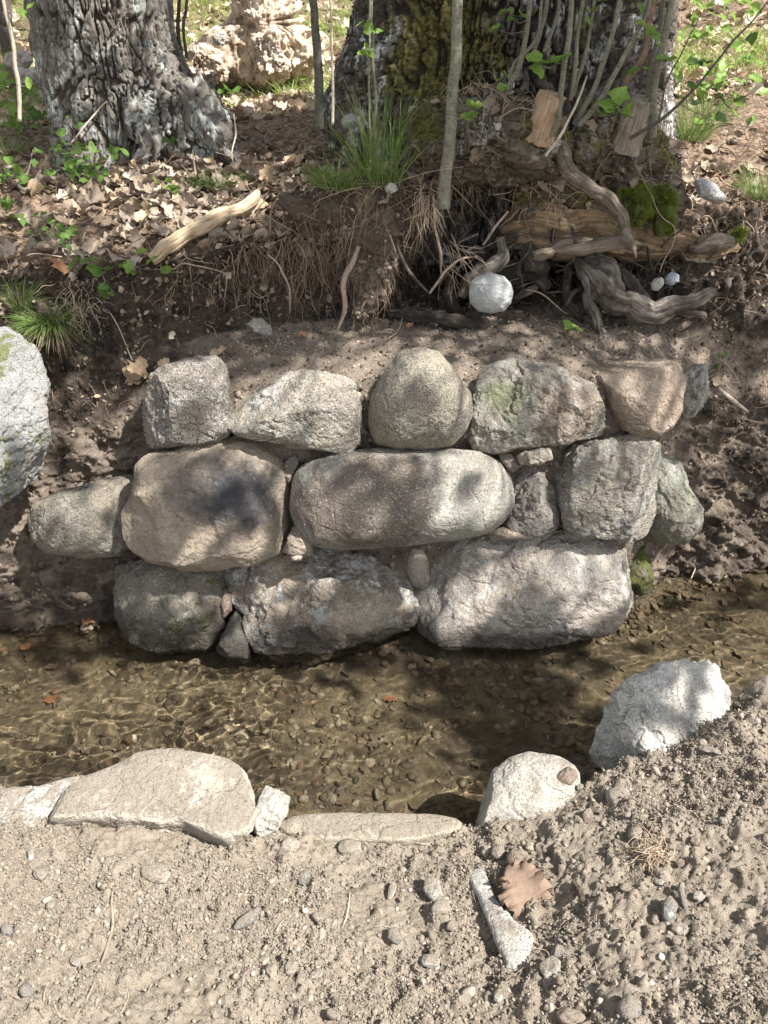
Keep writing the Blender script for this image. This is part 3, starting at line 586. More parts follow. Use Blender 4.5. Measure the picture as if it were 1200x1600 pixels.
stones('bed_gravel', pick(9000, 5.2, 8.95, ymax=2.6, w_=lambda m: np.clip(fbm(GP[m], 3, 3, 73)*4+.7, .05, 2)), .004, .042, M_BEDP, label='mixed brown pebbles on the bed of the stream', cat='gravel', power=3.4, sub=2, jit=.09, sink=.5, flat=.35)

# ------------------------------------------------------------------ leaves, litter, grass
def leaf_template(n=9, lobes=3, wid=.36, amp=.25):
    t = np.linspace(0, 1, n); w_ = wid*np.sin(np.pi*np.clip(t*.96+.02, 0, 1))**.75*(1+amp*np.sin(lobes*2*np.pi*t))
    return t, w_
def leaves(P0, N0, size, curl=(1., 2.), tmpl=None, along=None, fold=.25, tilt=.5, asp=1., r=rng):
    n = len(P0); t, w_ = tmpl or leaf_template(); m = len(t)
    size = np.broadcast_to(size, n)
    N = N0+r.normal(size=(n, 3))*tilt; N /= np.linalg.norm(N, axis=1)[:, None]
    A = r.normal(size=(n, 3)) if along is None else along+r.normal(size=(n, 3))*.15
    A = A-N*np.sum(A*N, 1)[:, None]; A /= np.linalg.norm(A, axis=1)[:, None]; B = np.cross(N, A)
    k = r.uniform(curl[0], curl[1], n)*r.choice([-1, 1], n, p=[.35, .65]); kb = r.uniform(curl[0], curl[1], n)*r.choice([-1, 1], n, p=[.3, .7])
    a = k[:, None]*(t-.5)[None]; s_ = np.where(np.abs(k[:, None]) < 1e-3, (t-.5)[None], np.sin(a)/k[:, None]); h = (1-np.cos(a))/np.where(np.abs(k[:, None]) < 1e-3, 1, k[:, None])
    cols = []
    for q in (-1., -.5, 0., .5, 1.):
        b = q*w_*asp; ab = kb[:, None]*b[None]; x = s_; y = np.sin(ab)/np.where(np.abs(kb) < 1e-3, 1, kb)[:, None]; z = h+(1-np.cos(ab))/np.where(np.abs(kb) < 1e-3, 1, kb)[:, None]+fold*np.abs(b)[None]
        y = y+.05*r.normal(size=(n, m))*abs(q); z = z+.045*r.normal(size=(n, m))*abs(q); x = x+.04*r.normal(size=(n, m))*(abs(q) == 1)
        cols.append(P0[:, None]+size[:, None, None]*(x[..., None]*A[:, None]+y[..., None]*B[:, None]+z[..., None]*N[:, None]))
    V = np.stack(cols, 2).reshape(n, m*5, 3); g = grid_faces(m, 5)
    return V.reshape(-1, 3), (g[None]+(np.arange(n)*m*5)[:, None, None]).reshape(-1, 4)
M_DEAD = leaf_mat('dead_leaf', [(.17,.12,.085), (.31,.235,.17), (.43,.345,.265), (.22,.165,.12), (.55,.46,.37), (.36,.275,.195), (.26,.22,.18)], .15, .65)
M_DEADT = leaf_mat('tan_leaf', [(.45,.31,.19), (.58,.44,.29), (.50,.36,.23)], .2, .55)
M_RUST = leaf_mat('rust_leaf', [(.30,.13,.06), (.40,.22,.13)], .1, .6)
M_GREEN = leaf_mat('green_leaf', [(.09,.17,.03), (.16,.27,.055), (.12,.22,.05)], .4, .45)
M_LIME = leaf_mat('young_leaf', [(.20,.32,.06), (.28,.42,.09), (.16,.29,.06)], .45, .4)
M_GRASS = leaf_mat('grass_blade', [(.11,.19,.045), (.18,.28,.07), (.14,.24,.055), (.27,.33,.11), (.36,.34,.17)], .4, .5)
M_STRAW = leaf_mat('dry_straw', [(.36,.27,.17), (.50,.40,.27), (.30,.22,.14)], .2, .7)
def litter(name, idx, smin, smax, mat, label, curl=(.6, 2.6), lift=.012, tilt=.45):
    n = len(idx); p = GP[idx]+GN[idx]*rng.uniform(.2, 1.2, n)[:, None]*lift+rng.normal(size=(n, 3))*.004; nn = GN[idx]*.5+np.array([0, 0, .6])
    V, Fc = leaves(p, nn, rng.uniform(smin, smax, n), curl, tilt=tilt); o = mk(name, V, Fc, mat); tag(o, label, 'leaves', None, 'stuff'); return o
def slopew(m):
    u, v, x = GU[m], GV[m], GXX[m]; w1 = np.clip(1-np.hypot((u-300)/260, (v-300)/90), 0, 1)*2.2+.12+np.clip(fbm(GP[m], 3.2, 3, 74)*3, 0, 1.5)
    return w1*np.where((u > 620) & (u < 1060) & (v < 320), .25, 1)/np.clip(GD[m], 2, 9)**.3
litter('leaf_litter', pick(1800, 15.0, 17.6, w_=slopew), .022, .10, M_DEAD, 'brown fallen leaves covering the slope below the trees')
litter('far_leaf_litter', pick(5200, 17.3, 20, ymax=12, w_=lambda m: np.clip(GD[m], 3, 12)**1.3), .06, .13, leaf_mat('sun_lightened_leaf', [(.42,.30,.20), (.58,.45,.33), (.68,.58,.46), (.50,.36,.25)], .1), 'sunlit fallen leaves on the hillside beyond the trees')  # leaf colours raised to carry the hillside's sunlight
litter('leaf_fragments', pick(620, 12.2, 15.2, w_=lambda m: np.where(GXX[m] > 1., 1.2, .5)), .010, .04, M_DEAD, 'scraps of dead leaf stuck in the eroded bank', tilt=.8)
litter('sunken_leaves', pick(380, 5.4, 8.9, ymax=2.6, w_=lambda m: np.where(GXX[m] > 0, 1.6, .5)*np.where(GP[m, 1] > 1.8, 1.5, .5)), .02, .055, leaf_mat('wet_leaf', [(.15,.11,.07), (.22,.17,.11), (.13,.10,.07), (.26,.22,.16)], 0), 'waterlogged leaves lying on the stream bed', curl=(.1, .6), tilt=.2)
def blades(base, n, spread, h0, h1, wd, lean=(0, 0, 0), fan=.45, droop=.6, nrm=None, seg=6, r=rng):
    a = r.uniform(0, 2*np.pi, n); q = np.sqrt(r.random(n))*spread
    b = np.array(base)+np.stack([np.cos(a)*q, np.sin(a)*q*.7, -.006+0*q], 1)
    d = np.stack([np.cos(a)*fan*(q/spread+.3), np.sin(a)*fan*(q/spread+.3), np.ones(n)], 1)+r.normal(size=(n, 3))*.26+np.array(lean); d /= np.linalg.norm(d, axis=1)[:, None]
    L = r.uniform(h0, h1, n); dr = r.uniform(.2, 1, n)*droop; t = np.linspace(0, 1, seg)
    g = d*np.array([1, 1, 0]); g = g/(np.linalg.norm(g, axis=1)[:, None]+1e-6)*.5+np.array([0, 0, -1])
    c = b[:, None]+L[:, None, None]*(d[:, None]*t[None, :, None]+g[:, None]*(dr[:, None]*t[None]**2.2)[..., None]*.6)
    s_ = np.cross(d, r.normal(size=(n, 3))); s_ /= np.linalg.norm(s_, axis=1)[:, None]; w2 = (wd*.72*(1-t**1.6)+.0003)[None, :, None]*r.uniform(.6, 1.2, n)[:, None, None]
    V = np.stack([c-s_[:, None]*w2, c+s_[:, None]*w2], 2).reshape(n, seg*2, 3); f = grid_faces(seg, 2)
    return V.reshape(-1, 3), (f[None]+(np.arange(n)*seg*2)[:, None, None]).reshape(-1, 4)
def tuft(u, v, n, spread, h0, h1, label, lean=(0, 0, 0), mat=None, wd=.0016, fan=.45, droop=.6, dead=0, y=None, group='grass tufts on the far bank', k0=9.):
    p, nr = (hit(u, v, kmin=k0) if y is None else (P(u, v, y), 0)); root = empty('grass_tuft', p, label, 'grass', group)
    V, Fc = blades(p, n, spread, h0, h1, wd, lean, fan, droop); mk('blades', V, Fc, mat or M_GRASS, root)
    if dead: V, Fc = blades(p-np.array([0, .01, .0]), dead, spread*1.05, h0*.5, h1*.7, wd, (lean[0], lean[1]-.3, lean[2]-.9), fan*1.5, droop*1.4); mk('dry_blades', V, Fc, M_STRAW, root)
    return root
tuft(75, 505, 520, .055, .07, .15, 'dense green grass clump hanging above the blue grey boulder', lean=(.0, -.35, -.45), droop=1.1, dead=160)
tuft(28, 478, 70, .03, .10, .17, 'thin pale grass at the left edge above the boulder', lean=(.1, -.1, 0))
tuft(525, 293, 300, .07, .05, .14, 'green grass clump at the foot of the big tree\'s left buttress', dead=45, lean=(-.1, -.15, 0), y=2.83)
tuft(592, 286, 200, .085, .14, .44, 'tall upright grass growing between thin shoots at the bank edge', dead=30, fan=.13, wd=.0017, y=2.87)
tuft(345, 290, 330, .10, .05, .12, 'low green grass above the bleached branch', fan=.8, droop=1.)
tuft(238, 318, 130, .055, .04, .09, 'small pale grass tuft among dead leaves left of the branch', fan=.9, droop=1.)
tuft(1070, 215, 300, .09, .12, .26, 'bright grass clump beside the big tree\'s right side')
tuft(1110, 180, 170, .10, .10, .2, 'thin grass further up the slope right of the big tree')
tuft(1190, 310, 230, .07, .10, .2, 'grass tuft at the right edge of the bank', lean=(-.1, -.2, 0), dead=80)
tuft(8, 240, 120, .07, .08, .18, 'grass at the left edge below the first tree', fan=.6)
tuft(330, 150, 160, .09, .08, .2, 'grass growing behind the left tree\'s root')
tuft(1130, 300, 60, .04, .08, .16, 'sparse drooping dry grass near the whitish stone', mat=M_STRAW, lean=(0, -.4, -.5), droop=1.3)
# far-off grass on the hillside
def far_grass():
    idx = pick(2000, 17.5, 19.6, ymax=11, w_=lambda m: (np.where(GU[m] < 560, 1.5, 1.))*(.12+np.clip(fbm(GP[m], 1.3, 3, 90)*2+.3, 0, 1))); Vs = []
    for i in idx: Vs.append(blades(GP[i], 11, .07, .06, .19, .004, fan=.7, seg=4))
    V, Fc, _ = join(Vs); tag(mk('hillside_grass', V, Fc, leaf_mat('sun_lightened_grass', [(.27,.38,.09), (.40,.50,.15), (.34,.43,.13), (.5,.5,.25)], .45)), 'patches of bright grass on the hillside behind', 'grass', None, 'stuff')  # grass colours brightened to stand for sun on the hillside
far_grass()

# ------------------------------------------------------------------ trees
def trunk(name, edges, y, ry_scale, lobes, parent, mat, topz=7., taper=.55, seed=0, zbase=None, nt=620, nz=210, amp=.02, mossdir=None):
    E = []
    for v, a, b in edges: A_, B_ = P(a, v, y), P(b, v, y); E.append((A_[2], (A_[0]+B_[0])/2, (B_[0]-A_[0])/2))
    E.sort(); E = np.array(E); zb = E[0, 0]-.25 if zbase is None else zbase; z1 = E[-1, 0]
    zs = np.concatenate([np.linspace(zb, z1+.1, nz), z1+.1+np.geomspace(.02, topz-z1-.1, 46)])
    cx = np.interp(zs, E[:, 0], E[:, 1]); r = np.interp(zs, E[:, 0], E[:, 2]); up = np.clip((zs-z1)/(topz-z1), 0, 1)
    r = np.where(zs > z1, E[-1, 2]*(1-.12*sst(0, .12, up))*(1-taper*up), r); k = np.hanning(15); k /= k.sum()
    r = np.convolve(np.pad(r, 7, mode='edge'), k, 'valid'); cx = np.convolve(np.pad(cx, 7, mode='edge'), k, 'valid')
    th = np.linspace(0, 2*np.pi, nt, endpoint=False); T, Zg = np.meshgrid(th, zs)
    Rg = r[:, None]*np.ones(nt); ryg = np.sqrt(np.cos(T)**2+(np.sin(T)*ry_scale)**2); Rr = Rg*ryg
    for (deg, wdt, a, h, p0) in lobes:
        d = np.abs((T-R(deg)+np.pi) % (2*np.pi)-np.pi); Rr = Rr+a*np.exp(-(d/R(wdt))**2)*np.exp(-np.clip(Zg-p0, 0, 9)/h)
    p = np.stack([cx[:, None]+np.cos(T)*Rr, y+np.sin(T)*Rr, Zg], -1).reshape(-1, 3)
    n = np.stack([np.cos(T), np.sin(T), 0*T], -1).reshape(-1, 3)
    wp = p+np.stack([fbm(p, 5, 3, seed+1), fbm(p, 5, 3, seed+2), 0*p[:, 0]], 1)*.03
    q = wp*np.array([1, 1, .11]); rg = 1-np.abs(noise(q*40, seed+5)); rg2 = 1-np.abs(noise(q*96, seed+6)); cr = 1-np.abs(noise(p*np.array([20, 20, 60]), seed+7))
    fur = np.clip(sst(.80, .97, rg)+.7*sst(.84, .98, rg2)+.25*sst(.90, 1, cr), 0, 1)
    big = fbm(p*np.array([1, 1, .35]), 7, 3, seed+3)
    p = p+n*(amp*(.8*big-fur*1.45+.45*fbm(q*np.array([1, 1, 2]), 90, 3, seed+9)))[:, None]
    at = dict(fur=fur)
    if mossdir is not None: at['mossf'] = mossdir(p)
    return mk(name, p, grid_faces(len(zs), nt, True), mat, parent, attrs=at)
LT = empty('tree', P(205, 235, 4.05), 'thick old tree with white flecked bark and a hollow between its roots, at left', 'tree')
M_BARK1 = bark_mat('grey_bark', (.21,.19,.165), (.135,.118,.10), (.50,.52,.49), .74, (.05,.037,.028), .22, (.15,.14,.04), 'mossf')
trunk('trunk', [(0,48,268),(60,56,272),(110,66,292),(150,76,318),(190,88,345),(225,98,358),(260,100,366)], 4.08, .95,
      [(-128, 20, .10, .22, 1.42), (-35, 20, .16, .20, 1.42), (-78, 16, -.12, .14, 1.42), (-8, 16, .07, .15, 1.42)], LT, M_BARK1, seed=21, amp=.017, taper=.5,
      mossdir=lambda p: .22*sst(-1.0, -.85, p[:, 0])*sst(1.95, 1.6, p[:, 2])+.3*sst(-1.36, -1.5, p[:, 0])*sst(1.75, 1.5, p[:, 2])-.12)
def root_mound(px, y, dep, up=None, seed=0, mat=None, m=2.3, rough=.02, lump=.12, name='root', parent=None, **k):
    o = rock(name, px, y, dep, mat, m=m, up=up, seed=seed, rough=rough, lump=lump, sub=6, parent=None, **k)
    at = o.data.attributes.new('fur', 'FLOAT', 'POINT'); co = np.zeros(len(o.data.vertices)*3, np.float32); o.data.vertices.foreach_get('co', co); co = co.reshape(-1, 3)
    f = np.clip(sst(.84, .98, 1-np.abs(noise((co+seed)*np.array([18, 40, 40]), seed)))*.8+sst(.85, .98, 1-np.abs(noise((co+seed)*55, seed+3)))*.5, 0, 1); at.data.foreach_set('value', f)
    at = o.data.attributes.new('mossf', 'FLOAT', 'POINT'); at.data.foreach_set('value', np.where(co[:, 2] > 0, .10, -.05).astype(np.float32))
    co[:] = co-co/np.linalg.norm(co, axis=1)[:, None]*(f*.012)[:, None]; o.data.vertices.foreach_set('co', co.ravel())
    if parent is not None: l = o.location.copy(); o.parent = parent; o.location = l-parent.location
    return o
tube('root', [P(300, 150, 3.95), P(325, 190, 3.80), P(345, 222, 3.72), P(362, 240, 3.70), P(372, 262, 3.68)], [.11, .085, .06, .04, .01], M_BARK1 if wood_mat('root_bark', (.16,.13,.105), (.09,.07,.055), (.04,.03,.025), stretch=(60, 9, 1), moss=.35, mosscol=(.10,.10,.03), pale=(.32,.31,.28)) else None, LT, n=60, sides=48, gnarl=.03, grooves=.35, seed=5)
tube('root', [P(120, 190, 3.95), P(112, 222, 3.82), P(100, 245, 3.78), P(85, 262, 3.75)], [.10, .075, .05, .02], M_BARK1, LT, n=50, sides=40, gnarl=.03, grooves=.35, seed=6)
tube('root', [P(215, 170, 3.82), P(232, 205, 3.72), P(228, 235, 3.66), P(205, 252, 3.64)], [.08, .07, .045, .01], M_BARK1, LT, n=50, sides=40, gnarl=.03, grooves=.35, seed=8)

BT = empty('tree', P(790, 235, 3.45), 'huge mossy old tree on the undercut bank with exposed roots', 'tree')
M_BARK2 = bark_mat('mossy_bark', (.14,.12,.10), (.06,.048,.038), (.62,.63,.61), .66, (.035,.027,.022), .36, (.165,.145,.045), 'mossf')
trunk('trunk', [(0,556,1052),(50,545,1048),(100,525,1043),(150,508,1044),(190,500,1046),(240,520,1040),(290,560,1030)], 3.62, .72,
      [(-152, 13, .07, .3, 1.45), (-120, 9, -.14, .35, 1.55), (-92, 15, .07, .25, 1.5), (-66, 10, -.05, .3, 1.5), (-35, 14, .06, .3, 1.4)], BT, M_BARK2, seed=41, amp=.026, taper=.45, nt=760,
      mossdir=lambda p: .30*sst(.55, .25, p[:, 0])*sst(-.1, .1, p[:, 0])*sst(1.5, 1.7, p[:, 2])+.12*sst(.3, .6, p[:, 0])*sst(.9, .7, p[:, 0])-.06)
root_mound([(628,215),(650,172),(700,150),(780,140),(850,168),(892,215),(890,262),(850,290),(780,288),(700,282),(650,268)], 3.06, .20, seed=50, mat=bark_mat('root_plate', (.16,.13,.10), (.085,.066,.05), (.50,.50,.44), .55, (.035,.027,.02), .50, (.13,.12,.03), 'mossf'), parent=BT)
root_mound([(868,232),(900,190),(960,180),(1020,200),(1060,250),(1072,320),(1040,352),(985,340),(935,330),(895,290)], 3.12, .17, seed=51, mat=bark_mat('root_plate_right', (.20,.16,.12), (.10,.078,.06), (.50,.48,.40), .55, (.035,.027,.02), .22, (.20,.20,.05), 'mossf'), parent=BT, rough=.03, lump=.2)
M_DRIFT = wood_mat('weathered_root', (.29,.26,.225), (.15,.128,.108), (.055,.045,.038), stretch=(150, 8, 1), dirt=.8, bumpst=1.)
M_DRIFTD = wood_mat('dark_root', (.095,.08,.067), (.05,.041,.034), (.03,.025,.02), stretch=(140, 8, 1), pale=(.19,.175,.155), dirt=.8, bumpst=1.)
M_HEART = wood_mat('heartwood', (.36,.255,.15), (.24,.165,.10), (.07,.048,.032), stretch=(75, 3., 1), bumpst=1., dirt=.6, pale=(.50,.42,.28))
M_PLANK = wood_mat('grey_split_wood', (.33,.275,.215), (.2,.16,.12), (.09,.07,.05), stretch=(120, 6, 1))
M_PALEW = wood_mat('bleached_branch', (.58,.47,.33), (.44,.33,.21), (.16,.11,.07), stretch=(80, 5, 1), bumpst=.6)
def T(name, px, rad, mat, parent, **k):
    pts = [P(a, b, c) for a, b, c in px]; d = dict(n=70, sides=28, gnarl=.03, grooves=.45, seed=int(px[0][0]) % 97); d.update(k)
    return tube(name, pts, rad, mat, parent, loc=(pts[0] if parent is None else None), **d)
T('heartwood', [(800,352,3.08),(860,352,3.0),(940,362,2.98),(1020,376,3.0),(1095,388,3.03),(1150,384,3.1)], [.07,.10,.085,.055,.04,.02], M_HEART, BT, n=160, sides=90, gnarl=.03, grooves=.42, seed=61)
root_mound([(800,296),(840,280),(900,282),(935,308),(925,330),(870,322),(825,345),(806,360)], 2.98, .06, seed=52, mat=bpy.data.materials['root_plate'], parent=BT, rough=.02, lump=.2)
T('split_board', [(868,392,2.86),(910,388,2.84),(950,380,2.83),(985,378,2.84)], [.010,.024,.027,.018], M_PLANK, BT, n=50, sides=10, grooves=.5, gnarl=.006, seed=62)
T('split_board', [(820,405,2.9),(850,398,2.87),(890,386,2.87),(925,380,2.87)], [.008,.022,.018,.008], M_PLANK, BT, n=50, sides=12, grooves=.6, seed=63)
T('root', [(872,228,2.93),(888,262,2.87),(920,292,2.82),(950,310,2.80),(972,340,2.79),(982,370,2.79),(994,403,2.79)], [.026,.024,.021,.020,.019,.016,.003], wood_mat('bare_bent_root', (.34,.285,.22), (.17,.13,.10), (.07,.05,.04), stretch=(130, 6, 1), pale=(.5,.45,.36), dirt=.6), BT, n=110, sides=30, gnarl=.012, grooves=.4, seed=64)
T('root', [(1075,385,2.98),(1100,380,2.95),(1125,378,2.95),(1145,385,2.97)], [.012,.03,.028,.01], M_PLANK, BT, n=50, sides=20, grooves=.7, seed=65)
# twisted grey roots right of the cave
for i, (px, rd) in enumerate([
    ([(905,415,2.86),(930,440,2.83),(960,470,2.81),(1010,485,2.80),(1060,470,2.82),(1100,460,2.86),(1120,462,2.92)], [.014,.026,.040,.040,.028,.020,.004]),
    ([(905,412,2.86),(915,440,2.83),(922,470,2.81),(932,500,2.79),(942,522,2.80)], [.012,.017,.016,.015,.018]),
    ([(900,420,2.92),(940,425,2.88),(965,440,2.87),(975,470,2.88),(1000,500,2.9)], [.03,.035,.03,.03,.012]),
    ([(930,410,2.9),(970,432,2.87),(985,455,2.86),(1005,470,2.85)], [.016,.024,.022,.018]),
    ([(1040,490,2.83),(1075,478,2.80),(1095,495,2.81),(1060,520,2.84)], [.012,.014,.008,.002]),
    ([(880,420,2.9),(885,460,2.88),(900,495,2.86),(905,520,2.86)], [.012,.014,.012,.004])]):
    T('root', px, rd, M_DRIFT if i % 2 == 0 or i == 1 else M_DRIFTD, BT, n=80, sides=36, gnarl=.035, grooves=.6, seed=70+i)
# roots round the ball
for i, (px, rd) in enumerate([
    ([(782,375,2.93),(783,398,2.90),(768,412,2.88),(745,420,2.87),(730,438,2.86),(722,465,2.85)], [.014,.022,.026,.030,.026,.016]),
    ([(705,430,2.95),(705,455,2.93),(712,478,2.91),(730,486,2.91)], [.012,.026,.022,.006]),
    ([(740,405,2.96),(775,415,2.98),(810,425,2.96),(840,430,2.94),(858,450,2.92)], [.03,.04,.04,.03,.012]),
    ([(805,470,2.95),(825,455,2.93),(835,446,2.92)], [.008,.014,.008]),
    ([(820,385,2.93),(835,410,2.9),(850,425,2.9)], [.03,.035,.02]),
    ([(600,488,2.93),(640,492,2.88),(690,497,2.84),(715,503,2.83),(745,516,2.84),(765,520,2.86)], [.012,.022,.018,.026,.018,.006]),
    ([(600,500,2.92),(650,485,2.9),(700,490,2.9),(740,500,2.9)], [.008,.01,.01,.006])]):
    T('root', px, rd, M_DRIFT if i in (0, 3) else M_DRIFTD, BT, n=70, sides=30, gnarl=.02, grooves=.6, seed=80+i)
# long thin roots
M_THIN = wood_mat('thin_root', (.36,.29,.23), (.26,.19,.14), (.1,.07,.05), stretch=(60, 20, 1), bumpst=.3)
for i, (px, rd) in enumerate([
    ([(618,365,2.80),(622,395,2.78),(640,425,2.76),(660,448,2.75),(672,458,2.75)], [.004,.007,.006,.005,.004]),
    ([(672,458,2.75),(684,440,2.75),(700,420,2.76),(725,405,2.80),(745,400,2.85)], [.004,.0055,.005,.004,.002]),
    ([(568,372,2.80),(552,410,2.74),(538,440,2.71),(540,470,2.69),(532,500,2.67),(522,528,2.67)], [.007,.009,.010,.009,.006,.002]),
    ([(590,310,2.86),(600,345,2.82),(612,380,2.79),(618,395,2.78)], [.002,.003,.003,.002]),
    ([(680,345,2.82),(684,375,2.80),(688,400,2.81),(690,430,2.83)], [.004,.005,.006,.003]),
    ([(755,380,2.82),(768,362,2.80),(792,330,2.80)], [.004,.005,.004]),
    ([(420,395,2.76),(440,420,2.72),(455,455,2.70),(452,490,2.68)], [.003,.004,.003,.001]),
    ([(985,245,2.95),(1030,330,2.85),(1055,360,2.84),(1035,420,2.82),(1028,455,2.82)], [.001,.0018,.0018,.0018,.001]),
    ([(820,455,2.88),(845,462,2.86),(870,478,2.85),(885,490,2.85)], [.002,.003,.0025,.001])]):
    T('root', px, rd, M_THIN if i not in (0,) else M_DRIFTD, BT, n=50, sides=8, gnarl=.012, grooves=.2, seed=90+i)
tag(T('root', [(240,412,2.78),(300,414,2.74),(340,425,2.71),(352,440,2.70),(345,470,2.70)], [.002,.0028,.003,.0025,.0008], M_THIN, None, sides=7, n=40), 'thin loose root curling out of the dark soil below the bleached branch', 'root')
for o in LT.children:
    if o.name.startswith('root'):
        co = np.zeros(len(o.data.vertices)*3, np.float32); o.data.vertices.foreach_get('co', co); co = co.reshape(-1, 3)
        f = sst(.80, .97, 1-np.abs(noise(co*np.array([46, 46, 14]), 5)))*.9; at = o.data.attributes.new('fur', 'FLOAT', 'POINT'); at.data.foreach_set('value', f.astype(np.float32))
        nr = np.zeros(len(co)*3, np.float32); o.data.vertices.foreach_get('normal', nr); co -= nr.reshape(-1, 3)*(f*.009)[:, None]; o.data.vertices.foreach_set('co', co.ravel())
# cut stubs on the trunk base
def stub(px, y, w0, w1, ln, tiltx, label=None, mat=None, seed=0):
    a = P(*px, y); d = unit([tiltx, -.25, 1]); b = a+d*ln
    V, Fc, uv = tube_data([a-d*.05, a, (a+b)/2, b], [w0*1.1, w0, (w0+w1)/2, w1], n=44, sides=40, grooves=.22, seed=seed)
    return mk('cut_stub', V, Fc, mat, BT, uv=uv)
stub((846,196), 2.90, .050, .043, .10, .25, mat=wood_mat('cut_wood', (.50,.36,.24), (.38,.26,.17), (.2,.13,.08), stretch=(70, 5, 1), bumpst=.4), seed=3)
stub((985,212), 3.0, .052, .050, .12, .1, mat=wood_mat('cut_wood_grey', (.40,.355,.29), (.27,.23,.18), (.12,.09,.07), stretch=(70, 5, 1), bumpst=.6), seed=4)
# crown and limbs: out of the picture above, clumps placed to throw the dappled shade
def crown(root, limbs, targets, nleaf, seed, name='crown', r0=.085):
    rg = np.random.default_rng(seed); C = np.array(targets); n = len(C)
    k = rg.integers(int(nleaf*.5), int(nleaf*1.5), n); idx = np.repeat(np.arange(n), k); p = C[idx]+rg.normal(size=(len(idx), 3))*np.array([r0, r0, r0*.8])
    V, Fc = leaves(p, np.array([[0, 0, 1.]])*np.ones((len(p), 1)), rg.uniform(.07, .12, len(p)), (.3, 1), tmpl=leaf_template(5, 0, .32, 0), tilt=.6, r=rg)
    mk(name, V, Fc, M_GREEN, root)
    parts = []
    for pts, rad in limbs: parts.append(tube_data(pts, rad, n=40, sides=12, gnarl=.12, seed=seed))
    L = np.concatenate([catmull(p_, 40) for p_, _ in limbs])
    for c in C:
        q = L[np.argmin(np.linalg.norm(L-c, axis=1)+.3*np.abs(L[:, 2]-c[2]))]; parts.append(tube_data([q, (q+c)/2+rg.normal(size=3)*.08, c], [.012, .007, .002], n=6, sides=4, cap=False))
    V, Fc, _ = join(parts); mk('limbs', V, Fc, bpy.data.materials['root_bark'], root)
# where the shade falls in the photograph: (u, v, ru, rv, weight)
SHADE = [(300,470,240,90,.8),(560,440,220,110,.8),(800,430,230,90,.8),(290,650,50,40,.2),(430,600,50,25,.15),(450,670,70,20,.3),(655,660,50,40,.12),(850,650,60,30,.15),(520,530,200,24,.35),(900,545,160,20,.15),(140,800,110,60,.6),(110,920,130,60,.9),
         (370,770,60,50,.4),(550,790,80,50,.35),(835,780,30,50,.3),(920,730,50,40,.12),(1055,780,40,60,.7),(280,900,70,40,.3),(600,900,80,50,.45),(560,970,120,30,.6),(780,920,60,30,.2),(860,960,40,20,.5),
         (780,1125,110,60,1.4),(700,1040,240,40,1.0),(1080,955,120,30,.8),(230,980,180,28,.8),(1130,650,90,120,.45),(1120,430,90,60,.4),
         (760,220,130,60,.5),(660,330,80,60,.6),(300,190,90,40,.6),(440,200,90,50,.7),(60,400,90,60,.5),(150,360,140,60,.3),(900,230,100,60,.3),(700,60,130,70,.25),(880,60,120,80,.35),(180,120,110,110,.25),(540,120,60,80,.5),(1000,100,60,110,.4),(80,620,70,80,.15)]
def shade_targets():
    rg = np.random.default_rng(5); out = []; A_ = np.array([s[2]*s[3]*s[4] for s in SHADE]); A_ = A_/A_.sum(); occ = np.nonzero(A_ > 0)[0]
    while len(out) < 285:
        u, v, ru, rv, w_ = SHADE[rg.choice(len(SHADE), p=A_)]; a = rg.uniform(0, 2*np.pi); q = np.sqrt(rg.random()); uu, vv = u+np.cos(a)*ru*q, v+np.sin(a)*rv*q
        if 560 < vv < 1000 and 190 < uu < 1050: p = P(uu, vv, 2.12)
        elif vv < 300 and 500 < uu < 1060: p = P(uu, vv, 3.1)
        elif vv < 240 and 50 < uu < 330: p = P(uu, vv, 3.75)
        else: p, _ = hit(uu, vv, 8)
        t = rg.uniform(3.3, 6.4); out.append(p+SUN*t)
    return out
TG = np.array(shade_targets()); lt = TG[:, 0] < 1.15
bx = TG[~lt].mean(0)
crown(BT, [([(.52,3.62,3.0), (1.2,3.1,4.0), (2.2,2.6,5.0), (3.6,1.9,6.0)], [.28,.2,.13,.03]), ([(.52,3.62,2.7), (1.3,2.8,3.6), (2.6,1.9,4.3), (4.2,1.4,4.8)], [.22,.16,.1,.02]), ([(.52,3.62,3.4), (.9,3.2,4.6), (2.0,2.6,6.0), (3.0,2.4,7.0)], [.22,.16,.1,.02]), ([(.6,3.6,4.4),(.4,4.2,5.6),(.2,4.8,7.0)], [.2,.12,.02])], TG[~lt], 9, 7)
if lt.sum() > 3: crown(LT, [([(-1.2,4.05,3.0), (-.5,3.6,4.0), (.4,3.2,5.2)], [.2,.13,.03]), ([(-1.2,4.05,3.4), (-1.6,4.4,5.0), (-1.8,4.6,6.5)], [.2,.13,.03])], TG[lt], 9, 8)

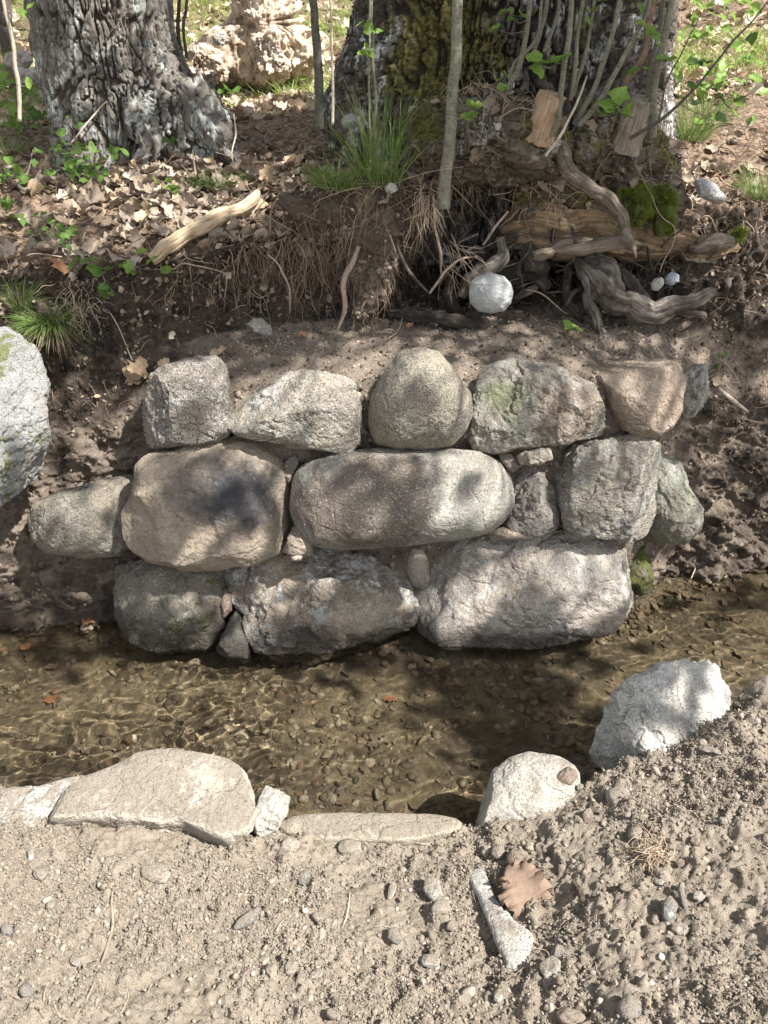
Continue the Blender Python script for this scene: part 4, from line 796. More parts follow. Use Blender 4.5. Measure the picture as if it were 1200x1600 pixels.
# ------------------------------------------------------------------ things in and on the far bank
tag(rock('ball', [(733,457),(737,440),(748,430),(768,424),(788,430),(799,442),(803,457),(800,474),(788,487),(768,491),(748,487),(736,474)], 2.83, .080,
    rock_mat('ball_stone', (.54,.55,.53), (.44,.45,.43), lich=.3, speck=.38, dark=(.22,.22,.2), seed=60, scale=2, bumpy=.5), m=2.0, lump=.004, rough=.0025, seed=60), 'round speckled whitish ball of stone held among the dark roots', 'ball')
def fstone(px, y, dep, c1, c2, label, seed, **k):
    g = k.pop('group', None); mk_ = k.pop('mk', {}); return rock('stone', px, y, dep, rock_mat('bank_stone_%d' % seed, c1, c2, seed=seed, wet=.02, **mk_), label=label, cat='stone', sub=5, seed=seed, group=g, **k)
def ell(u, v, ru, rv, a=0, n=14, j=.08, seed=0):
    rg = np.random.default_rng(seed+int(u)*7+int(v)); t = np.linspace(0, 2*np.pi, n, endpoint=False); k = 1+j*rg.normal(size=n); a = R(a)
    x, y = ru*np.cos(t)*k, rv*np.sin(t)*k; return [(u+p*math.cos(a)-q*math.sin(a), v+p*math.sin(a)+q*math.cos(a)) for p, q in zip(x, y)]
fstone([(384,505),(395,495),(412,496),(424,508),(427,524),(415,530),(398,522),(384,514)], 2.66, .03, (.40,.37,.33), (.3,.28,.25), 'pale stone poking from the foot of the dark bank above the wall', 61, facets=4, rough=.004, mk=dict(lich=.3))
fstone(ell(1027,443,10,13,30), 2.80, .01, (.40,.40,.36), (.34,.34,.3), 'pale oval pebble above the twisted grey roots, left of a bluish one', 62, m=2.3, rough=.001, mk=dict(lich=0, speck=.2))
fstone(ell(1050,436,12,10,-25), 2.80, .012, (.36,.39,.43), (.30,.32,.36), 'bluish grey oval pebble above the twisted grey roots', 63, m=2.3, rough=.001, mk=dict(lich=0, speck=.2))
fstone([(1082,285),(1090,278),(1108,285),(1128,302),(1136,314),(1120,316),(1095,306)], 2.98, .03, (.62,.62,.60), (.48,.47,.45), 'whitish jagged stone high on the bank right of the mossy clumps', 64, facets=5, rough=.008, mk=dict(lich=.5))
fstone(ell(611,294,10,8,10), 2.80, .014, (.58,.57,.53), (.48,.47,.43), 'small white stone stuck in the bank below the tall grass', 65, facets=2, rough=.002, mk=dict(lich=.2))
fstone(ell(548,190,13,11,0), 3.05, .02, (.45,.44,.42), (.38,.37,.35), 'grey stone between grass and the tree\'s left buttress', 66, facets=3, rough=.003, mk=dict(lich=.2))
fstone(ell(1139,441,5,9,0), 2.86, .012, (.55,.53,.5), (.45,.43,.4), 'tiny whitish pebble right of the twisted roots', 68, m=2.3, rough=.001, mk=dict(lich=0, speck=.2))
# moss cushions
M_MOSS = rock_mat('moss', (.15,.19,.025), (.07,.10,.015), lich=.0, speck=.0, dark=(.03,.04,.01), wet=.01, bumpy=1.6, seed=3)
def moss(px, y, dep, label, seed):
    o = rock('moss_clump', px, y, dep, M_MOSS, m=2.1, lump=.5, rough=.022, seed=seed, sub=5, label=label, cat='moss', group='moss clumps on the tree foot')
    V = np.zeros(len(o.data.vertices)*3, np.float32); o.data.vertices.foreach_get('co', V); V = V.reshape(-1, 3)+np.array(o.location); c = V.mean(0)
    i = rng.integers(0, len(V), 3600); n = V[i]-c; n /= np.linalg.norm(n, axis=1)[:, None]; d = n+rng.normal(size=n.shape)*.6
    L = rng.uniform(.004, .010, len(i))[:, None]; s_ = np.cross(d, rng.normal(size=d.shape)); s_ /= np.linalg.norm(s_, axis=1)[:, None]
    a = V[i]-n*.001; q = np.stack([a-s_*.0009, a+s_*.0009, a+d*L+s_*.0002, a+d*L-s_*.0002], 1).reshape(-1, 3)
    mk('moss_fronds', q, np.arange(len(q)).reshape(-1, 4), leaf_mat('moss_frond', [(.15,.20,.02), (.26,.30,.05), (.10,.14,.02)], .3) if 'moss_frond' not in bpy.data.materials else bpy.data.materials['moss_frond'], o, smooth=False)
moss([(986,310),(995,288),(1012,290),(1014,312),(1006,340),(992,348),(984,330)], 2.90, .03, 'bright green moss clump left of the taller one on the tree foot', 1)
moss([(1018,322),(1024,290),(1040,272),(1054,285),(1056,320),(1050,350),(1030,352)], 2.93, .04, 'taller bright moss clump on the tree foot beside the drooping grass', 2)
moss(ell(1155,368,9,10), 2.98, .015, 'small round moss clump right of the broken wood end', 3)
moss(ell(975,300,8,9), 2.9, .015, 'small moss clump just left of the bright green ones', 4)
# bleached branch lying above the eroded face
_b = [P(236,405,2.74), P(262,385,2.78), P(300,362,2.83), P(345,338,2.9), P(388,318,2.98), P(402,300,3.05)]
tag(tube('branch', _b, [.018,.027,.026,.025,.022,.010], M_PALEW, None, _b[0], n=90, sides=30, gnarl=.012, grooves=.4, seed=12), 'thick bleached barkless branch lying on dead leaves at the bank edge', 'branch')
# sticks
ST = wood_mat('stick', (.33,.27,.21), (.22,.17,.13), (.09,.07,.05), stretch=(60, 20, 1), bumpst=.3)
STW = wood_mat('pale_stick', (.55,.48,.38), (.42,.35,.27), (.2,.15,.1), stretch=(60, 20, 1), bumpst=.3)
def stick(px, rad, label, mat=ST, y=None, lift=.006, group=None, **k):
    pts = []
    for q in px:
        if len(q) == 3: pts.append(P(*q))
        else:
            p, n = hit(q[0], q[1], 6); pts.append(p+n*lift)
    d = dict(n=50, sides=8, gnarl=.006, grooves=.25, seed=int(px[0][0])); d.update(k)
    return tag(tube('stick', pts, rad, mat, None, pts[0], **d), label, 'stick', group)
stick([(22,290),(45,303),(62,280),(72,262)], [.004,.009,.008,.005], 'short forked weathered stick at left among the dead leaves', wood_mat('grey_stick', (.42,.36,.3), (.3,.25,.2), (.1,.08,.06), stretch=(60,20,1)), lift=.02)
stick([(112,222,3.6),(150,175,3.7),(168,158,3.72)], [.003,.004,.003], 'thin pale stick leaning on the left tree above the hollow', STW)
stick([(365,178,3.5),(368,210,3.5),(362,238,3.45),(367,265,3.4)], [.002,.003,.003,.002], 'thin crooked pale twig standing in front of the left tree\'s right root', STW)
stick([(302,235,3.3),(302,250,3.3),(306,273,3.28)], [.0025,.003,.003], 'short pale twig standing below the left tree\'s root', STW)
stick([(150,465),(175,500),(208,566)], [.0015,.0018,.001], 'long thin straw lying down the dark soil face', STW, lift=.012)
stick([(852,245,2.80),(880,208,2.80),(905,150,2.84),(918,118,2.9)], [.0045,.005,.004,.003], 'long thin pale stick slanting over the root mass', STW)
stick([(1075,915,2.50),(1083,895,2.52),(1098,862,2.58)], [.002,.003,.002], 'thin pale twig dipping into the water on the right', STW)
stick([(1120,605),(1140,622),(1163,642)], [.007,.009,.006], 'short thick pale stick on the soil right of the wall', STW, lift=.014)
stick([(176,1372),(172,1410),(172,1450),(160,1498),(140,1545),(118,1592)], [.0015,.003,.0035,.003,.0028,.002], 'long thin brown twig lying on the near soil at left', ST, lift=.006)
stick([(1025,1312),(1030,1330),(1042,1345)], [.001,.0015,.001], 'tiny curved rootlet on the right of the near mound', ST)
stick([(224,1386),(212,1398),(203,1412)], [.001,.002,.001], 'tiny dark twig below the angular pebble at left', ST)
stick([(900,1378),(905,1395),(912,1412)], [.006,.009,.005], 'short dark brown bark stick stuck in the near mound', wood_mat('dark_stick', (.13,.10,.075), (.08,.06,.045), (.04,.03,.02), stretch=(60,20,1)), lift=.01)
stick([(538,1445),(541,1425),(546,1395)], [.001,.0016,.001], 'tiny pale straw in the middle of the near soil', STW)
# old leaves singled out
def dleaf(u, v, size, label, mat=M_DEADT, curl=(1., 2.), lift=.018, tilt=.35, nn=(0, -.4, .8), n=1, seed=0, group=None, cat='dead leaf', along=None):
    rg = np.random.default_rng(seed+int(u*3+v)); p, _ = hit(u, v, 6); p = p+np.array(nn)*lift; P0 = p+rg.normal(size=(n, 3))*size*.22*(n > 1)
    V, Fc = leaves(P0, np.repeat(np.array([nn]), n, 0), size*rg.uniform(.85, 1.1, n), curl, leaf_template(13, 4, .40, .22), tilt=tilt, r=rg, along=along)
    o = mk('dead_leaf', V, Fc, mat, loc=p); return tag(o, label, cat, group)
dleaf(212, 588, .085, 'large curled tan leaf resting left of the top row\'s first boulder', n=3, nn=(.1,-.5,.7))
dleaf(248, 582, .06, 'crumpled tan leaf touching the first boulder of the top row', n=2, nn=(.2,-.4,.8))
dleaf(345, 552, .05, 'crumpled tan leaf on the terrace behind the first boulder', n=2)
dleaf(90, 258, .13, 'big bright tan leaf standing up among the litter at left', tilt=.2, nn=(0,-1,.3), curl=(.3,.9), lift=.04)
dleaf(93, 415, .09, 'reddish brown leaf at the left on the soil brow', mat=M_RUST, curl=(.6,1.2))
dleaf(18, 400, .11, 'broad flat brown leaf by the left edge', mat=M_DEAD, curl=(.3,.8))
dleaf(152, 628, .03, 'tiny pale leaf on the soil left of the wall', curl=(.4,1))
dleaf(470, 525, .035, 'small brown leaf lying on the terrace', mat=M_RUST)
dleaf(640, 512, .045, 'reddish leaf lying below the dark root on the terrace', mat=M_RUST)
dleaf(1118, 600, .05, 'small tan leaf beside the thick pale stick', curl=(.6,1.6))
dleaf(1100, 712, .05, 'tan scrap of leaf on the soil right of the wall')
dleaf(430, 290, .10, 'large pale leaf at the end of the bleached branch', n=2)
dleaf(460, 255, .10, 'pale curled leaf in front of the grass clump', n=2)
dleaf(930, 188, .06, 'rust coloured leaf between the two sawn stubs', mat=M_RUST) if False else None
for i, (u, v, s_) in enumerate([(165,262,.09),(190,280,.1),(215,268,.08),(240,290,.09),(130,330,.09),(160,345,.08),(205,340,.09),(180,310,.1),(228,352,.08),(300,318,.07),(270,300,.08),(60,305,.09),(40,345,.09),(115,300,.08),(150,250,.09),(250,370,.07),(405,330,.08),(415,300,.09),(395,275,.08),(330,265,.08)]):
    dleaf(u, v, s_, 'curled tan leaf on top of the litter below the left tree', group='curled tan leaves on the litter', n=1, seed=i, curl=(1.,2.6), tilt=.6, mat=M_DEADT if i % 3 else M_DEAD, lift=.03)
for i, (u, v) in enumerate([(140,975),(45,1020),(700,1010),(610,1110),(85,1110),(880,985)]):
    dleaf(u, v, .05, 'orange brown leaf sunk under the stream water', group='orange leaves under the water', mat=M_RUST, seed=i, curl=(.2,.6), nn=(0,0,1), tilt=.15, lift=.01)
# near bank: pebbles one by one
def near_pebble(u, v, ru, rv, a, c, label, facets=0, group=None, m=2.3, dust=.55, depth=None, name='pebble', lift=.25, j=.07, soil=None):
    p, n = hit(u, v, 5, kmax=5.5); _, _, dep = proj(p); rr = min(ru, rv)*dep/F*1.05; seed = int(u*2+v) % 900
    n = unit(n*.6+np.array([0, 0, .7])); C = p+n*rr*lift; mt = rock_mat('pebble_%d_%d' % (u, v), c, tuple(x*.82 for x in c), lich=.25, speck=.35, dust=dust, wet=.005, seed=seed, scale=2.5)
    fn = unit(n+.9*unit(CAM-p)); px = ell(u, v-1, ru, rv, a, j=j)
    o = rock(name, px, C[1], depth or rr*.8, mt, m=m, up=fn, lump=.05, rough=.0016, facets=facets, sub=4, seed=seed)
    return tag(o, label, 'pebble', group)
CR, GY, BR, WH, PK = (.43,.375,.30), (.29,.27,.245), (.27,.20,.155), (.52,.485,.43), (.38,.29,.235)
for a in [(453,1323,16,13,0,CR,'smooth cream pebble just below the lip slab'),
 (245,1366,24,16,5,CR,'angular cream stone casting a shadow, lower left', 5),
 (675,1388,15,20,-15,WH,'pale egg shaped pebble in the middle of the near soil'),
 (690,1420,16,13,0,CR,'dusty round pebble right below the pale egg shaped one'),
 (341,1466,19,9,0,CR,'flat oval cream pebble left of centre'),
 (388,1436,26,8,-38,GY,'elongated grey pebble like a finger, left of centre'),
 (673,1503,15,11,15,WH,'white oval pebble near the bottom middle'),
 (967,1248,19,19,0,CR,'round pale pebble on the mound below the white boulder'),
 (886,1214,18,13,-10,BR,'dark brown stone on top of the mound by the rounded rock', 4),
 (873,1492,12,18,-10,GY,'grey angular pebble standing beside a white one', 5),
 (860,1513,17,17,20,WH,'white chunky pebble left of the grey angular one', 5),
 (984,1578,17,21,0,GY,'large dark grey pebble at the bottom right'),
 (612,1393,7,14,10,WH,'thin pale pebble left of the egg shaped one'),
 (424,1517,10,14,0,CR,'upright cream pebble, bottom left of centre', 3),
 (456,1513,11,15,20,CR,'dusty cream pebble right of the upright one', 3),
 (117,1503,10,8,0,WH,'bright white pebble at the lower left', 2),
 (41,1549,11,12,0,GY,'round grey pebble near the bottom left corner'),
 (890,1590,28,15,10,PK,'broad pinkish stone cut by the bottom edge', 2),
 (508,1306,14,9,0,CR,'rounded pebble sunk in dirt below the lip slab'),
 (568,1308,11,9,0,CR,'small rounded pebble right of the sunk one under the lip slab'),
 (545,1325,19,12,0,CR,'wide dusty pebble below the two by the lip slab'),
 (760,1332,9,13,0,CR,'small upright pebble left of a rounder one near the rust bark'),
 (778,1333,12,12,0,CR,'roundish pebble touching a small upright one near the rust bark'),
 (1046,1422,12,18,0,GY,'dark grey pebble on the right side of the near soil'),
 (1066,1402,7,25,-15,GY,'long narrow grey stone at the right', 2),
 (1062,1453,16,12,0,CR,'knobbly pale pebble below the long narrow stone', 3),
 (1024,1438,9,8,0,PK,'small pinkish pebble left of the dark grey one'),
 (992,1304,11,11,0,CR,'cream pebble above the dry root clump', 2),
 (918,1276,8,12,10,BR,'small brown stone half buried in the mound'),
 (838,1250,13,9,-20,BR,'brown flat pebble at the foot of the rounded rock', 2),
 (760,1275,10,8,0,WH,'small white stone under the rounded rock\'s edge', 3),
 (806,1345,16,18,0,BR,'brownish grey stone touching the rust bark', 2),
 (155,1237,13,8,10,CR,'flat cream pebble lying on the broad flat rock', 2),
 (1130,1283,9,6,20,WH,'small white flake on the slope at right', 3),
 (1110,1173,22,5,12,WH,'long white flat flake below the white boulder', 3),
 (48,1336,8,11,0,WH,'small white stone at the left edge', 3),
 (63,1367,11,9,0,CR,'cream pebble at the left below the whitish rock')]:
    near_pebble(*a[:7], facets=a[7] if len(a) > 7 else 0)
rg = np.random.default_rng(77); n_ = 0
while n_ < 42:
    u, v = rg.uniform(0, 1200), rg.uniform(1310, 1600)
    if u > 900 and rg.random() < .5: v = rg.uniform(1230, 1400)
    if rg.random() < .35 and u < 600: v = rg.uniform(1300, 1420)
    r_ = 4+7*rg.random()**2; c = [CR, CR, GY, WH, BR, PK][rg.integers(6)]
    near_pebble(u, v, r_*rg.uniform(.9, 1.5), r_, rg.uniform(-60, 60), c, 'small %s pebble strewn on the near soil, %s' % ({CR: 'cream', GY: 'grey', BR: 'brown', WH: 'whitish', PK: 'pinkish'}[c], 'left part' if u < 420 else 'middle' if u < 800 else 'right part'), group='small pebbles on the near bank', facets=int(rg.integers(0, 4)), lift=.1); n_ += 1
# long white buried rock
_hh = [hit(u, v, 8, kmax=5) for u, v in ((760,1380),(785,1430),(800,1490),(815,1520))]; _z = np.mean([h[0][2] for h in _hh]); _n = unit(sum(h[1] for h in _hh)+np.array([0, 0, 1.5]))
nrock('rock', [(730,1340),(748,1350),(764,1372),(772,1405),(800,1440),(833,1462),(826,1500),(814,1540),(800,1534),(782,1490),(764,1440),(746,1400),(732,1372)], dict(c1=(.62,.60,.55), c2=(.50,.47,.41), lich=.5, lichen=(.72,.71,.67), speck=.3, dust=.1, wet=.0),
      'long white pointed rock mostly buried in the near soil', 47, zplane=_z+.001, up=_n, depth=.014, m=3., facets=4, rough=.006)
# rusty curled bark plate and dry root clump
_p, _n = hit(814, 1395, 8, kmax=5)
rgb_ = np.random.default_rng(4); A_, B_ = leaves((_p+np.array([0, 0, .014]))[None], np.array([[-.1, -.55, .8]]), .125, (1.0, 1.4), leaf_template(26, 3, .46, .07), tilt=.02, fold=.06, r=rgb_)
tag(mk('bark_piece', A_, B_, leaf_mat('rusty_bark', [(.24,.175,.13), (.21,.14,.10)], 0, .85), loc=_p), 'rust brown curled piece of bark lying beside the long white rock', 'bark').modifiers.new('thickness', 'SOLIDIFY').thickness = .004
def fibre_clump(p, n, L, rad, d0, spread, jit, mat, name, seed=0, droop=.3):
    rg = np.random.default_rng(seed); parts = []
    for i in range(n):
        d = unit(np.array(d0)+rg.normal(size=3)*spread); l = L*rg.uniform(.4, 1.2); a = np.array(p)+rg.normal(size=3)*jit
        pts = [a]; 
        for k in range(4): d = unit(d+rg.normal(size=3)*.35+np.array([0, 0, -droop*.4])); pts.append(pts[-1]+d*l/4)
        parts.append(tube_data(pts, [rad, rad*.8, rad*.3], n=9, sides=4, cap=False))
    V, Fc, _ = join(parts); return mk(name, V, Fc, mat, loc=p)
M_FIB = leaf_mat('root_fibre', [(.26,.19,.13), (.36,.27,.20), (.18,.13,.09)], 0, .8)
M_FIBL = leaf_mat('pale_root_fibre', [(.42,.31,.22), (.52,.41,.30), (.34,.25,.17)], 0, .8)
_p, _ = hit(1012, 1340, 6)
tag(fibre_clump(_p+np.array([0, 0, .012]), 150, .05, .0008, (.1, -.3, .3), 1., .012, M_FIBL, 'dry_root_clump', 4), 'tangled clump of dry brown rootlets on the near mound', 'roots')
_p, _ = hit(690, 300, 6)
_q = P(668, 315, 2.82)
tag(fibre_clump(_q, 70, .13, .0011, (0, -.25, -1), .45, .03, M_FIBL, 'dry_root_clump', 5, .8), 'pale dry root tangle hanging at the foot of the main grey shoot', 'roots')
tag(fibre_clump(P(118, 480, 2.62), 110, .08, .0009, (.1, -.3, -.6), .6, .035, M_FIBL, 'dry_root_clump', 6, .8), 'dry tan root tuft at the side of the hanging grass clump', 'roots')
tag(fibre_clump(P(700, 385, 2.84), 16, .26, .0014, (.6, -.05, -.7), .14, .02, M_THIN, 'dry_root_clump', 9, .1), 'sheaf of thin straight rootlets slanting over the dark cave', 'roots')
# fine hanging roots on the eroded face, uncountable
def hang():
    parts = []; rg = np.random.default_rng(3)
    idx = pick(2100, 13.2, 15.5, -.75, 1.2, w_=lambda m: np.where((GXX[m] > -.5) & (GXX[m] < .35), 2.2, .8))
    for i in idx:
        a = GP[i].copy(); x = a[0]; l = rg.uniform(.03, .20)*(1.5 if -.35 < x < .2 else .9); pts = [a+np.array([0, .01, 0])]; d = unit(GN[i]*.9+np.array([rg.normal()*.5, -.25, -.5])); st = rg.uniform(.25, .7)
        for k in range(4): d = unit(d+rg.normal(size=3)*st+np.array([0, 0, -.55])); pts.append(pts[-1]+d*l/4)
        r_ = rg.choice([.0006, .0009, .0014, .0026], p=[.4, .35, .2, .05]); parts.append(tube_data(pts, [r_, r_*.7, r_*.25], n=10, sides=4, cap=False))
    V, Fc, _ = join(parts); tag(mk('fine_roots', V, Fc, M_FIB), 'mesh of fine roots hanging from the undercut bank', 'roots', None, 'stuff')
    parts = []
    for i in pick(1500, 9.6, 15.6, w_=lambda m: np.where(GXX[m] > 1.02, 1.6, np.where(GXX[m] < -.62, 1., .25))):
        a = GP[i].copy(); l = rg.uniform(.02, .10); pts = [a-GN[i]*.003]; d = unit(GN[i]*.25+rg.normal(size=3)*.8)
        for k in range(3): d = unit(d+rg.normal(size=3)*.5-GN[i]*.12); pts.append(pts[-1]+d*l/3)
        r_ = rg.choice([.0006, .001, .0018]); parts.append(tube_data(pts, [r_, r_*.8, r_*.4], n=7, sides=4, cap=False))
    V, Fc, _ = join(parts); tag(mk('soil_fibres', V, Fc, M_FIB), 'short root fibres and straws sticking out of the bank soil', 'roots', None, 'stuff')
hang()
MASS = []
# curtains of matted root and soil hanging from the brink
for i, (px, y, dp) in enumerate([([(440,300),(500,285),(560,280),(620,285),(640,320),(615,360),(600,420),(575,400),(540,370),(500,390),(465,370),(440,340)], 2.85, .06),
    ([(560,330),(600,320),(625,350),(615,410),(600,470),(570,510),(548,500),(552,430)], 2.83, .05)]):
    o = rock('soil_mass', px, y, dp, soil_mat('matted_soil') if 'matted_soil' not in bpy.data.materials else bpy.data.materials['matted_soil'], m=2.3, lump=.45, rough=.022, seed=90+i, sub=6, label=None)
    nv = len(o.data.vertices); MASS.append(o)
    for an, f in (('med', 1), ('hum', .85 if i != 1 else .45)): at = o.data.attributes.new(an, 'FLOAT', 'POINT'); at.data.foreach_set('value', np.full(nv, f, np.float32))
    tag(o, ['matted soil and roots overhanging the terrace left of the tree', 'root bound column of earth hanging left of the cave', 'lump of rooty earth under the main grey shoot', 'dark earth lump hanging over the cave behind the ball'][i], 'earth')

def dress():
    parts = []; Pn, Nn = [], []; rg = np.random.default_rng(9)
    for o in MASS:
        nv = len(o.data.vertices); co = np.zeros(nv*3, np.float32); o.data.vertices.foreach_get('co', co); co = co.reshape(-1, 3); c = co.mean(0); W = co+np.array(o.location)
        fr = np.nonzero(co[:, 1] < .02)[0]; i = rg.choice(fr, 700); Pn.append(W[i])
        for k in rg.choice(fr, 190):
            a = W[k]; n = unit(co[k]-c); l = rg.uniform(.03, .14); pts = [a-n*.002]; d = unit(n*.5+np.array([rg.normal()*.4, -.1, -.9]))
            for q in range(4): d = unit(d+rg.normal(size=3)*.4+np.array([0, 0, -.35])); pts.append(pts[-1]+d*l/4)
            r_ = rg.choice([.0006, .0009, .0016]); parts.append(tube_data(pts, [r_, r_*.7, r_*.25], n=9, sides=4, cap=False))
    V, Fc, _ = join(parts); tag(mk('hanging_fibres', V, Fc, M_FIB), 'fine fibres hanging from the overhanging lumps of earth', 'roots', None, 'stuff')
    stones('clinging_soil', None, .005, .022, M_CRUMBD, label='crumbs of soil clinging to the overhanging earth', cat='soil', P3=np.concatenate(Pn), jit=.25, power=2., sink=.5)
dress()

# ------------------------------------------------------------------ shoots, seedlings
M_STEM = wood_mat('shoot_bark', (.24,.23,.17), (.17,.165,.12), (.09,.08,.06), stretch=(20, 40, 1), bumpst=.25, moss=.1)
M_STEMR = wood_mat('reddish_shoot_bark', (.30,.20,.14), (.22,.14,.10), (.1,.07,.05), stretch=(20, 40, 1), bumpst=.25)
M_STEMD = wood_mat('dark_shoot_bark', (.13,.125,.10), (.09,.085,.07), (.05,.04,.03), stretch=(20, 40, 1), bumpst=.25)
LT_T = leaf_template(7, 0, .34, 0)
def shoot(px, rad, label, mat=M_STEM, tops=None, lv=(), name='shoot', group='shoots sprouting round the big tree', up=1.3, cat='shoot', lm=M_LIME, ls=.045):
    pts = [P(*q) for q in px]; root = empty(name, pts[0], label, cat, group)
    d = unit(pts[-1]-pts[-2]) if len(pts) > 1 else np.array([0, 0, 1.]); 
    if up: pts.append(pts[-1]+(d+np.array([0, 0, .25]))*up*.5); pts.append(pts[-1]+(d+np.array([0, 0, .5]))*up*.5)
    rr = list(rad)+([rad[-1]*.7, rad[-1]*.25] if up else [])
    st_ = tube_data(pts, rr, n=60, sides=10, gnarl=.008, grooves=.12, seed=int(px[0][0]))
    rg = np.random.default_rng(int(px[0][0]+px[-1][0])); Q = []; tw = []
    c = catmull(pts, 60)
    for (u, v, y) in lv:
        q = P(u, v, y); a = c[np.argmin(np.linalg.norm(c-q, axis=1)+.5*np.clip(c[:, 2]-q[2], 0, 9))]; tw.append(tube_data([a, (a+q)/2+np.array([0, 0, -.01]), q], [.0012, .001, .0007], n=8, sides=4, cap=False)); Q.append(q)
    if up:
        for k in range(26):
            a = c[rg.integers(40, 60)]; q = a+rg.normal(size=3)*.08; Q.append(q); tw.append(tube_data([a, q], [.001, .0006], n=3, sides=4, cap=False))
    if Q:
        Q = np.array(Q)
        V, Fc = leaves(Q, np.array([[0, -.35, .8]])*np.ones((len(Q), 1)), rg.uniform(ls*.8, ls*1.25, len(Q)), (.3, 1.), LT_T, tilt=.35, fold=.3, r=rg); mk('leaves', V, Fc, lm, root)
    V, Fc, uv = join([st_]+tw); mk('stem', V, Fc, mat, root, uv=uv)
    return root
shoot([(692,325,2.80),(700,240,2.80),(706,150,2.80),(712,60,2.80),(717,-20,2.82)], [.021,.020,.018,.017,.016], 'stout smooth grey shoot in front of the tree, tallest and thickest',
      lv=[(740,165,2.75),(733,180,2.75)])
shoot([(500,205,3.2),(499,120,3.2),(492,50,3.2),(487,-20,3.2)], [.017,.016,.015,.014], 'dark smooth shoot at the left edge of the big tree', M_STEMD)
shoot([(587,220,2.9),(585,120,2.9),(583,40,2.9),(580,-20,2.9)], [.005,.005,.0045,.004], 'thin straight shoot rising out of the tall grass', lv=[(575,42,2.88),(562,38,2.88),(590,50,2.88),(575,82,2.88)])
shoot([(578,240,2.88),(577,130,2.88),(578,20,2.88)], [.0035,.0035,.003], 'thinnest greenish shoot beside the tall grass', lv=[(570,85,2.88)])
shoot([(520,195,3.0),(518,100,3.0),(515,0,3.0)], [.005,.0045,.004], 'thin pale shoot right of the dark one', STW)
shoot([(860,212,2.86),(874,185,2.85),(880,110,2.84),(888,50,2.84),(893,-20,2.84)], [.010,.010,.009,.0085,.008], 'greenish shoot bending up from the mossy root mass', lv=[(865,92,2.80),(884,90,2.80)])
shoot([(794,140,2.95),(812,100,2.94),(822,50,2.93),(828,-20,2.93)], [.009,.009,.008,.008], 'grey green shoot left of the sawn brown stub', lv=[(775,45,2.9),(800,30,2.9),(815,22,2.9),(790,18,2.9)])
shoot([(795,150,2.95),(802,100,2.95),(838,60,2.95),(850,-20,2.95)], [.006,.006,.006,.005], 'slim shoot curving behind the grey green one')
shoot([(833,85,2.98),(848,40,2.97),(858,-20,2.97)], [.008,.007,.007], 'short visible shoot behind the sawn brown stub')
shoot([(850,80,3.0),(868,30,3.0),(878,-20,3.0)], [.006,.006,.005], 'slender shoot just right of the sawn brown stub')
shoot([(890,160,2.9),(898,100,2.9),(905,40,2.9),(915,-20,2.9)], [.007,.007,.006,.006], 'straight shoot in the middle of the right cluster')
shoot([(897,150,2.92),(912,90,2.92),(922,30,2.92),(930,-20,2.92)], [.007,.006,.006,.005], 'mossy shoot right of the straight middle one', lv=[(925,15,2.9),(918,35,2.9)])
shoot([(905,180,2.88),(935,120,2.86),(958,50,2.85),(972,-20,2.85)], [.009,.009,.008,.007], 'long shoot slanting right from the twig pile', lv=[(985,70,2.84),(1000,12,2.84)])
shoot([(905,195,2.86),(940,150,2.84),(975,90,2.83),(1010,20,2.83),(1020,-20,2.83)], [.009,.009,.008,.006,.005], 'lower shoot slanting far right past the leaves', lv=[(1000,60,2.8),(1022,55,2.8),(1030,70,2.8),(1017,48,2.8),(1002,38,2.8)])
shoot([(975,130,2.98),(1005,90,2.97),(1015,40,2.97),(1028,-20,2.97)], [.011,.011,.010,.009], 'reddish brown shoot beside the pale sawn stub', M_STEMR, lv=[(1010,108,2.9),(990,112,2.9),(1035,92,2.9),(1045,95,2.9)])
shoot([(1020,215,2.95),(1025,120,2.95),(1040,50,2.95),(1052,-20,2.95)], [.013,.013,.012,.011], 'thick grey shoot closest to the tree\'s right edge')
shoot([(1008,170,2.98),(1018,100,2.98),(1030,40,2.98),(1040,-20,2.98)], [.008,.008,.007,.007], 'slim grey shoot against the thick one on the right')
shoot([(1030,190,2.92),(1042,130,2.92),(1070,80,2.92),(1092,30,2.92)], [.003,.003,.002,.001], 'very thin dark twig rising at the right of the tree', M_STEMD, up=0, lv=[(1060,120,2.9)])
shoot([(985,215,2.86),(1040,182,2.80),(1100,120,2.78),(1150,60,2.78),(1200,0,2.78)], [.006,.0055,.004,.003,.002], 'long dark twig with leaves reaching to the upper right', M_STEMD, up=0, lv=[(1085,100,2.76),(1080,135,2.76),(1105,95,2.76),(1130,160,2.76),(1160,155,2.76),(1175,60,2.76),(1128,185,2.76),(1090,160,2.76)], lm=M_GREEN, ls=.06)
shoot([(955,205,2.86),(960,185,2.83),(968,168,2.80)], [.003,.0025,.002], 'leafy sprig before the pale sawn stub', up=0, lv=[(945,165,2.78),(952,170,2.78),(968,150,2.78),(972,178,2.78),(982,172,2.78),(940,175,2.78)], ls=.065)
shoot([(795,170,2.9),(782,140,2.88),(786,125,2.87)], [.002,.002,.001], 'small leafy sprig left of the sawn brown stub', up=0, lv=[(780,125,2.85),(790,118,2.85),(783,138,2.85)])
shoot([(860,105,2.84),(842,100,2.82),(836,95,2.82)], [.002,.002,.001], 'leafy sprig hanging over the sawn brown stub', up=0, lv=[(835,92,2.8),(848,98,2.8),(838,110,2.8),(872,95,2.8)], ls=.055)
shoot([(742,200,2.78),(738,180,2.77),(736,165,2.77)], [.0015,.0015,.001], 'tiny sprig on the mossy root mass right of the stout shoot', up=0, lv=[(728,182,2.76),(740,180,2.76),(735,162,2.76),(748,165,2.76)], ls=.035)
